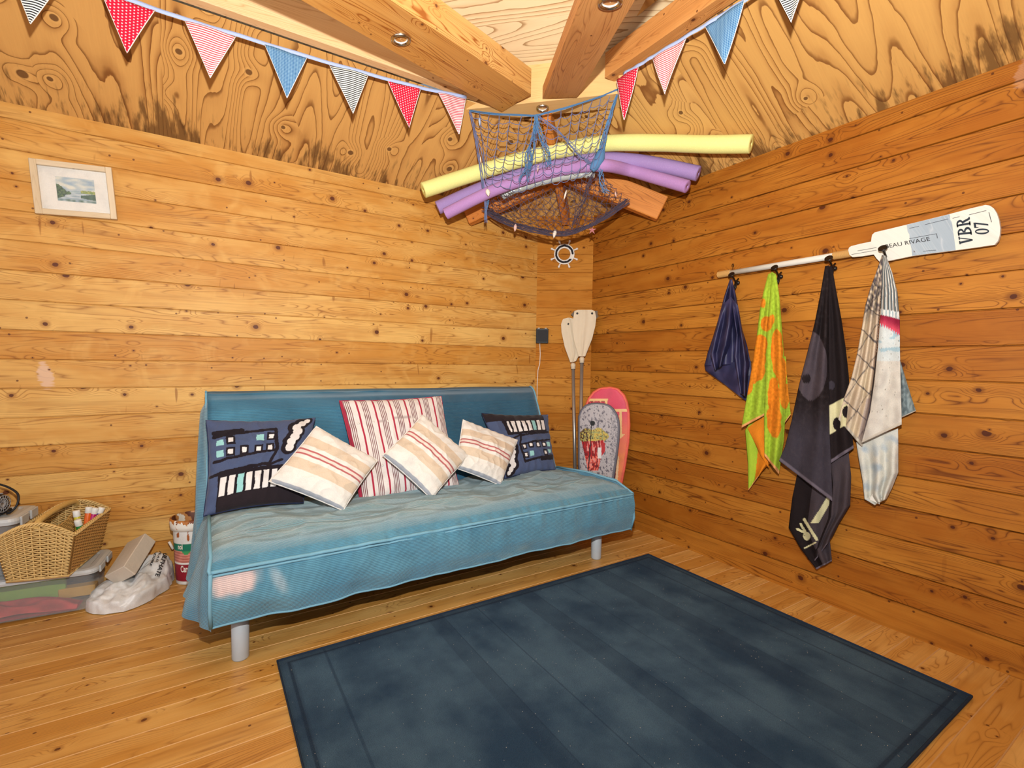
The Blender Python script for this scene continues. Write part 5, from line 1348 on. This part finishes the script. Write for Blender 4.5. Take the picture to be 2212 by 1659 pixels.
# ------------------------------------------------------------------ wicker basket
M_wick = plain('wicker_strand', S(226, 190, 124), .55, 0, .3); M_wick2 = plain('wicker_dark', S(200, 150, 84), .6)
bz = z1+.004
b0, b1, b2, b3 = V((-.675, 2.700, bz)), V((-.485, 2.655, bz)), V((-.425, 2.950, bz)), V((-.612, 2.972, bz))
t0, t1, t2, t3 = V((-.700, 2.675, bz+.178)), V((-.457, 2.620, bz+.172)), V((-.388, 2.962, bz+.18)), V((-.622, 2.980, bz+.185))
bk = thing('wicker_basket', (b0+b1+b2+b3)/4, 'natural wicker basket with a central handle standing on the lower clear tub', 'basket')
cen = (b0+b1+b2+b3)/4
def wallf(B0, B1, T0, T1, arch):
    def f(s, v):
        top = T0.lerp(T1, s)+V((0, 0, arch*math.sin(s*PI))); return B0.lerp(B1, s).lerp(top, v)
    return f
sides = [(wallf(b0, b1, t0, t1, .052), (b1-b0).length, 'front'), (wallf(b1, b2, t1, t2, .0), (b2-b1).length, 'right'), (wallf(b2, b3, t2, t3, .05), (b3-b2).length, 'back'), (wallf(b3, b0, t3, t0, .0), (b0-b3).length, 'left')]
for f, L, nm in sides:
    ns = max(8, round(L/.022)); rows = 27; mb = MB()
    mid = f(.5, .5); nrm = (f(1, .5)-f(0, .5)).cross(V((0, 0, 1))).normalized(); nrm = nrm if nrm.dot(mid-cen) > 0 else -nrm
    for j in range(rows):
        v = (j+.5)/rows; pts = []
        for i in range(ns*4+1):
            s = i/(ns*4); ph = (i/4+j)*PI; pts.append(f(s, v)+nrm*(.0042*math.cos(ph))+V((0, 0, .0012*nz(i*.9, j*3, 1))))
        mb.tube(pts, .0030, 5, caps=False)
    for i in range(ns+1): mb.tube([f(i/ns, k/6) for k in range(7)], .0026, 5, caps=False)
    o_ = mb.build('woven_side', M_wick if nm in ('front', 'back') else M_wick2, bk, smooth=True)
    mb = MB(); m = 60
    for ph0 in (0, 2*PI/3, 4*PI/3):
        mb.tube([f(k/m, 1.0)+nrm*(.0062*math.cos(ph0+k*.75))+V((0, 0, .006+.0055*math.sin(ph0+k*.75))) for k in range(m+1)], .0036, 6)
    mb.build('braided_rim', M_wick, bk, smooth=True)
mb = MB(); mb.tube([b0, b1, b2, b3], .006, 8, closed=True); mb.build('base_rim', M_wick, bk, smooth=True)
mb = MB(); mb.add([b0, b1, b2, b3], [(0, 1, 2, 3)]); mb.build('basket_floor', M_wick2, bk, solid=.004)
fa, fb = sides[0][0](.5, 1.0), sides[2][0](.5, 1.0)
arc = crv([fa+V((0, 0, -.01)), fa.lerp(fb, .12)+V((0, 0, .012)), fa.lerp(fb, .5)+V((0, 0, .020)), fa.lerp(fb, .88)+V((0, 0, .012)), fb+V((0, 0, -.01))], 90)
mb = MB(); mb.tube(arc, [.0115+.0008*math.sin(k*2.1) for k in range(91)], 10); mb.build('handle', plain('cane_wrap', S(214, 176, 104), .5), bk, smooth=True)
mb = MB()
lowc = crv([fa.lerp(fb, .10)+V((0, 0, -.035)), fa.lerp(fb, .3)+V((0, 0, -.055)), fa.lerp(fb, .5)+V((0, 0, -.060)), fa.lerp(fb, .7)+V((0, 0, -.055)), fa.lerp(fb, .9)+V((0, 0, -.035))], 40)
for j in range(18):
    mb.tube([V((p.x, p.y, lerp(p.z, bz+.006, j/18)))+V((.003*math.cos((i*.5+j)*PI), 0, 0)) for i, p in enumerate(lowc)], .0034, 5)
mb.build('woven_divider', plain('cane_divider', S(206, 166, 98), .55), bk, smooth=True)
# paint tubes standing in the right half of the basket
M_cap = plain('white_cap', S(240, 238, 232), .4)
for lab, px, z, c, lean in (('orange marker tube with a white cap in the basket', (192, 1098), 2.865, S(244, 112, 36), (.12, .02)), ('magenta marker tube with a white cap in the basket', (206, 1100), 2.87, S(196, 22, 112), (.28, .03)),
                            ('purple marker tube with a white cap in the basket, nearest its right rim', (219, 1099), 2.88, S(104, 62, 150), (.42, .03)), ('yellow marker tube with a white cap in the basket', (165, 1106), 2.80, S(222, 208, 60), (-.08, 0)),
                            ('green marker tube with a white cap in the basket, leaning forward', (168, 1126), 2.745, S(40, 140, 66), (-.16, -.16))):
    p = PY(px[0], px[1], z); ax = V((lean[0], lean[1], 1)).normalized(); L = .145 if 'green' not in lab else .075
    t = thing('marker_tube', p-ax*L, lab, 'marker', 'marker tubes in the wicker basket')
    mb = MB(); mb.lathe([(.0001, -L), (.0105, -L), (.0115, -L+.01), (.0115, -.018), (.0105, -.016)], p, ax, 16); mb.build('tube', plain('marker_'+lab.split()[0], c, .35, 0, .5), t, smooth=True)
    mb = MB(); mb.lathe([(.0125, -.020), (.0130, -.016), (.0128, .004), (.011, .007), (.0001, .007)], p, ax, 16); mb.build('cap', M_cap, t, smooth=True)

# ------------------------------------------------------------------ plastic sack, block, bucket
M_sack = painted('sack_plastic', .38, .5, None, .1)
M_sack.node_tree.nodes['Principled BSDF'].inputs['Subsurface Weight'].default_value = .0
sc_ = V((-.282, 2.815, .0))
e_a = (V((-.185, 2.965, 0))-V((-.37, 2.67, 0))).normalized(); e_b = V((e_a.y, -e_a.x, 0))
def sackpt(a, b):
    """a 0..1 around, b 0..1 from rim underneath to the top"""
    th = a*2*PI; rr = lerp(1, 0, b)
    ca, sa = math.cos(th), math.sin(th); k = (abs(ca)**2.6+abs(sa)**2.6)**(-1/2.6)
    la, lb = .190*ca*k, .125*sa*k
    if ca > .3: lb *= 1-.25*ca
    q = clamp(b); r = (1-q**1.7)**.55 if q < 1 else 0
    z = .105*(q**.55)*(1+.25*nz(ca*2+1, sa*2, 3))
    wr = .016*nz(ca*3.5*r+2, sa*3.5*r, q*2.5)+.006*nz(ca*9*r, sa*9*r, q*7)
    P = sc_+e_a*(la*r*(1+wr*3))+e_b*(lb*r*(1+wr*4)); P.z = max(.003, (z+wr*(.6 if q > .1 else 0)-.022*sst(.5, 0, r))*(1+.85*max(0, ca)*min(1, r*1.15)))
    return P
sack = thing('plastic_sack', sc_, 'crumpled white plastic sack with black lettering on the floor beside the tubs', 'sack')
mb = MB(); mb.grid(sackpt, 120, 60, colf=lambda a, b: cmix((246, 245, 243), (226, 220, 214), clamp(.35+nz(a*14, b*6, 2)*1.2)), flip=True)
mb.build('sack_body', M_sack, sack, smooth=True)
_sp = [sackpt(i/90, j/60) for i in range(90) for j in range(61)]
from mathutils import kdtree
_kd = kdtree.KDTree(len(_sp))
for i, q in enumerate(_sp): _kd.insert(q, i)
_kd.balance()
def onsack(x, y):
    r = ray(x, y); best = None
    for k in range(90):
        t = 1.9+k*.010; p = EYE+r*t; d_ = _kd.find(p)[2]
        if d_ < .008: return EYE+r*(t-.006)
        if best is None or d_ < best[0]: best = (d_, _kd.find(p)[0]+V((0, -.002, .003)))
    return best[1]
for body, A, B, h in (('SULPHATE', (357, 1186), (335, 1244), 13), ('FLEXIBLE', (337, 1186), (323, 1222), 6), ('17% A.D.', (346, 1186), (336, 1214), 6)):
    vs, fs = text_mesh(body, 1.0, .02); x0, x1 = min(q[0] for q in vs), max(q[0] for q in vs)
    dx, dy = B[0]-A[0], B[1]-A[1]; L = math.hypot(dx, dy); ux, uy = dy/L, -dx/L
    mb = MB(); mb.add([onsack(A[0]+dx*(q[0]-x0)/(x1-x0)+ux*q[1]*h, A[1]+dy*(q[0]-x0)/(x1-x0)+uy*q[1]*h) for q in vs], fs); mb.build('printed_lettering', M_ink2, sack)
mb = MB(); mb.tube([PY(365, 1170, 2.93), PY(374, 1186, 2.925)], .006, 10); mb.build('rolled_end', M_sack if False else M_wht, sack, smooth=True)
ba, bb_ = V((-.325, 2.735, .128)), V((-.262, 2.905, .212)); d = (bb_-ba).normalized(); s_ = CR*.87+CU*.49; s_ = (s_-d*s_.dot(d)).normalized(); u_ = s_.cross(d); u_ = u_ if u_.z > 0 else -u_
mb = MB(); mb.box((ba+bb_)/2, d*.205, s_*.105, u_*.066, bev=.003)
tag(mb.build('stone_block', plain('pale_stone', S(212, 198, 180), .9, 0, .15, (60, .4, .004))), 'rough beige stone block resting tilted on the white plastic sack', 'block')
bc = V((-.052, 2.868, .002)); bu = thing('paint_bucket', bc, 'white paint bucket with a brown-stained rim and red label, between the sack and the sofa', 'bucket')
M_buck = painted('bucket_print', .4, .4, None, .05)
rb, rt, hb = .074, .090, .318
def bcol(a, b):
    z = b; ang = a
    c = (236, 234, 228)
    if .06 < z < .40: c = (150, 24, 44)
    elif .40 < z < .62: c = cmix((226, 150, 132), (190, 104, 88), clamp(.5+1.5*math.sin(z*120+math.sin(a*30)))) ; 
    elif .62 < z < .76: c = (22, 124, 96)
    if .38+.012*math.sin(a*9) < z < .41+.012*math.sin(a*9): c = (240, 236, 230)
    if .55 < z < .63 and abs((a-.69)*9) < (z-.53)*4: c = (60, 160, 96)
    if z > .80 and nz(a*26, z*6, 2) > .38: c = (176, 96, 44)
    return c
mb = MB(); mb.grid(lambda a, b: bc+V((math.cos(2*PI*a)*lerp(rb, rt-.006, b), math.sin(2*PI*a)*lerp(rb, rt-.006, b), b*hb*.84)), 200, 60, colf=bcol)
mb.build('bucket_body', M_buck, bu, smooth=True)
mb = MB(); mb.lathe([(rt-.006, hb*.84), (rt+.004, hb*.84), (rt+.006, hb*.90), (rt+.008, hb*.97), (rt+.006, hb), (rt, hb+.001)], bc, (0, 0, 1), 48)
M_rim = G('stained_rim', .45, .4); nn = M_rim.noise(M_rim.obj(), 38.0, 3.0, .6); zz = M_rim.sep(M_rim.obj())[2]
rr_ = M_rim.m('GREATER_THAN', M_rim.m('ADD', nn, M_rim.m('MULTIPLY', M_rim.ss(zz, bc.z+hb*.90, bc.z+hb+.002), .26)), .68)
inner = M_rim.ss(M_rim.noise(M_rim.obj(), 16.0, 2.0), .40, .5)
M_rim.col(M_rim.mix(rr_, S(238, 234, 224), M_rim.mix(inner, S(120, 58, 26), S(190, 120, 58))))
mb.build('rim', M_rim.mat, bu, smooth=True)
gi = G('paint_residue', .5, .4); gn_ = gi.noise(gi.obj(), 22.0, 2.0); gi.col(gi.mix(gi.ss(gn_, .44, .5), S(96, 44, 18), gi.mix(gi.ss(gn_, .62, .66), S(196, 132, 72), S(236, 226, 208))))
mb = MB(); mb.lathe([(rt, hb+.001), (rt-.003, hb*.97), (rt-.010, hb*.80), (rb-.003, .03), (.0001, .03)], bc, (0, 0, 1), 48); mb.build('paint_residue', gi.mat, bu, smooth=True)
for body, z0, h, ang0, ang1 in (('nol', .665, .03, 3.86, 4.16), ('Care', .24, .036, 3.98, 4.52)):
    vs, fs = text_mesh(body, 1.0, .03); x0, x1 = min(q[0] for q in vs), max(q[0] for q in vs); mb = MB(); pts = []
    for q in vs:
        a = lerp(ang0, ang1, (q[0]-x0)/(x1-x0)); z = z0*hb*.84+q[1]*h*1.2; r = lerp(rb, rt-.006, z/(hb*.84))+.0012; pts.append(bc+V((math.cos(a)*r, math.sin(a)*r, z)))
    mb.add(pts, fs); mb.build('label_lettering', M_wht, bu)
# ------------------------------------------------------------------ camera, light
cam = bpy.data.cameras.new('camera'); co = bpy.data.objects.new('camera', cam); C.objects.link(co)
cam.sensor_width = 36; cam.sensor_fit = 'HORIZONTAL'; cam.lens = FPX/2212*36; cam.clip_start = 0.02
mw = Matrix.Identity(4)
for i in range(3): mw[i][0] = CR[i]; mw[i][1] = CU[i]; mw[i][2] = -CF[i]; mw[i][3] = EYE[i]
co.matrix_world = mw; bpy.context.scene.camera = co
def area(name, loc, look, sx, sy, power, col, spread=180):
    l = bpy.data.lights.new(name, 'AREA'); l.shape = 'RECTANGLE'; l.size = sx; l.size_y = sy; l.energy = power; l.color = col
    l.spread = math.radians(spread)
    o = bpy.data.objects.new(name, l); C.objects.link(o); o.location = V(loc)
    o.rotation_euler = (V(look)-V(loc)).to_track_quat('-Z', 'Y').to_euler(); return o
area('daylight_doors', (-.1, -2.12, 1.1), (.3, 2, .9), 3.3, 1.8, 9, (.92, .98, 1.06))
area('daylight_window', (-2.5, .15, 1.4), (1.2, 1.6, .7), 2.8, 1.2, 34, (.92, .98, 1.06))
area('camera_flash', (.02, .01, 1.46), (1.25, 1.97, 2.70), .05, .04, 110, (1.0, .995, .97))
w = bpy.data.worlds.new('sky'); bpy.context.scene.world = w; w.use_nodes = True
bg = w.node_tree.nodes['Background']
bg.inputs[0].default_value = (.74, .86, 1.0, 1); bg.inputs[1].default_value = 0.35
sc = bpy.context.scene
sc.view_settings.view_transform = 'Standard'; sc.view_settings.look = 'None'; sc.view_settings.exposure = -0.22; sc.view_settings.gamma = 1.0
sc.view_settings.use_curve_mapping = False
sc.cycles.max_bounces = 6; sc.cycles.diffuse_bounces = 2; sc.cycles.glossy_bounces = 2; sc.cycles.transmission_bounces = 4; sc.cycles.use_denoising = True
sc.cycles.use_adaptive_sampling = True; sc.cycles.adaptive_threshold = 0.03; sc.cycles.adaptive_min_samples = 12
sc.cycles.sample_clamp_indirect = 6.0
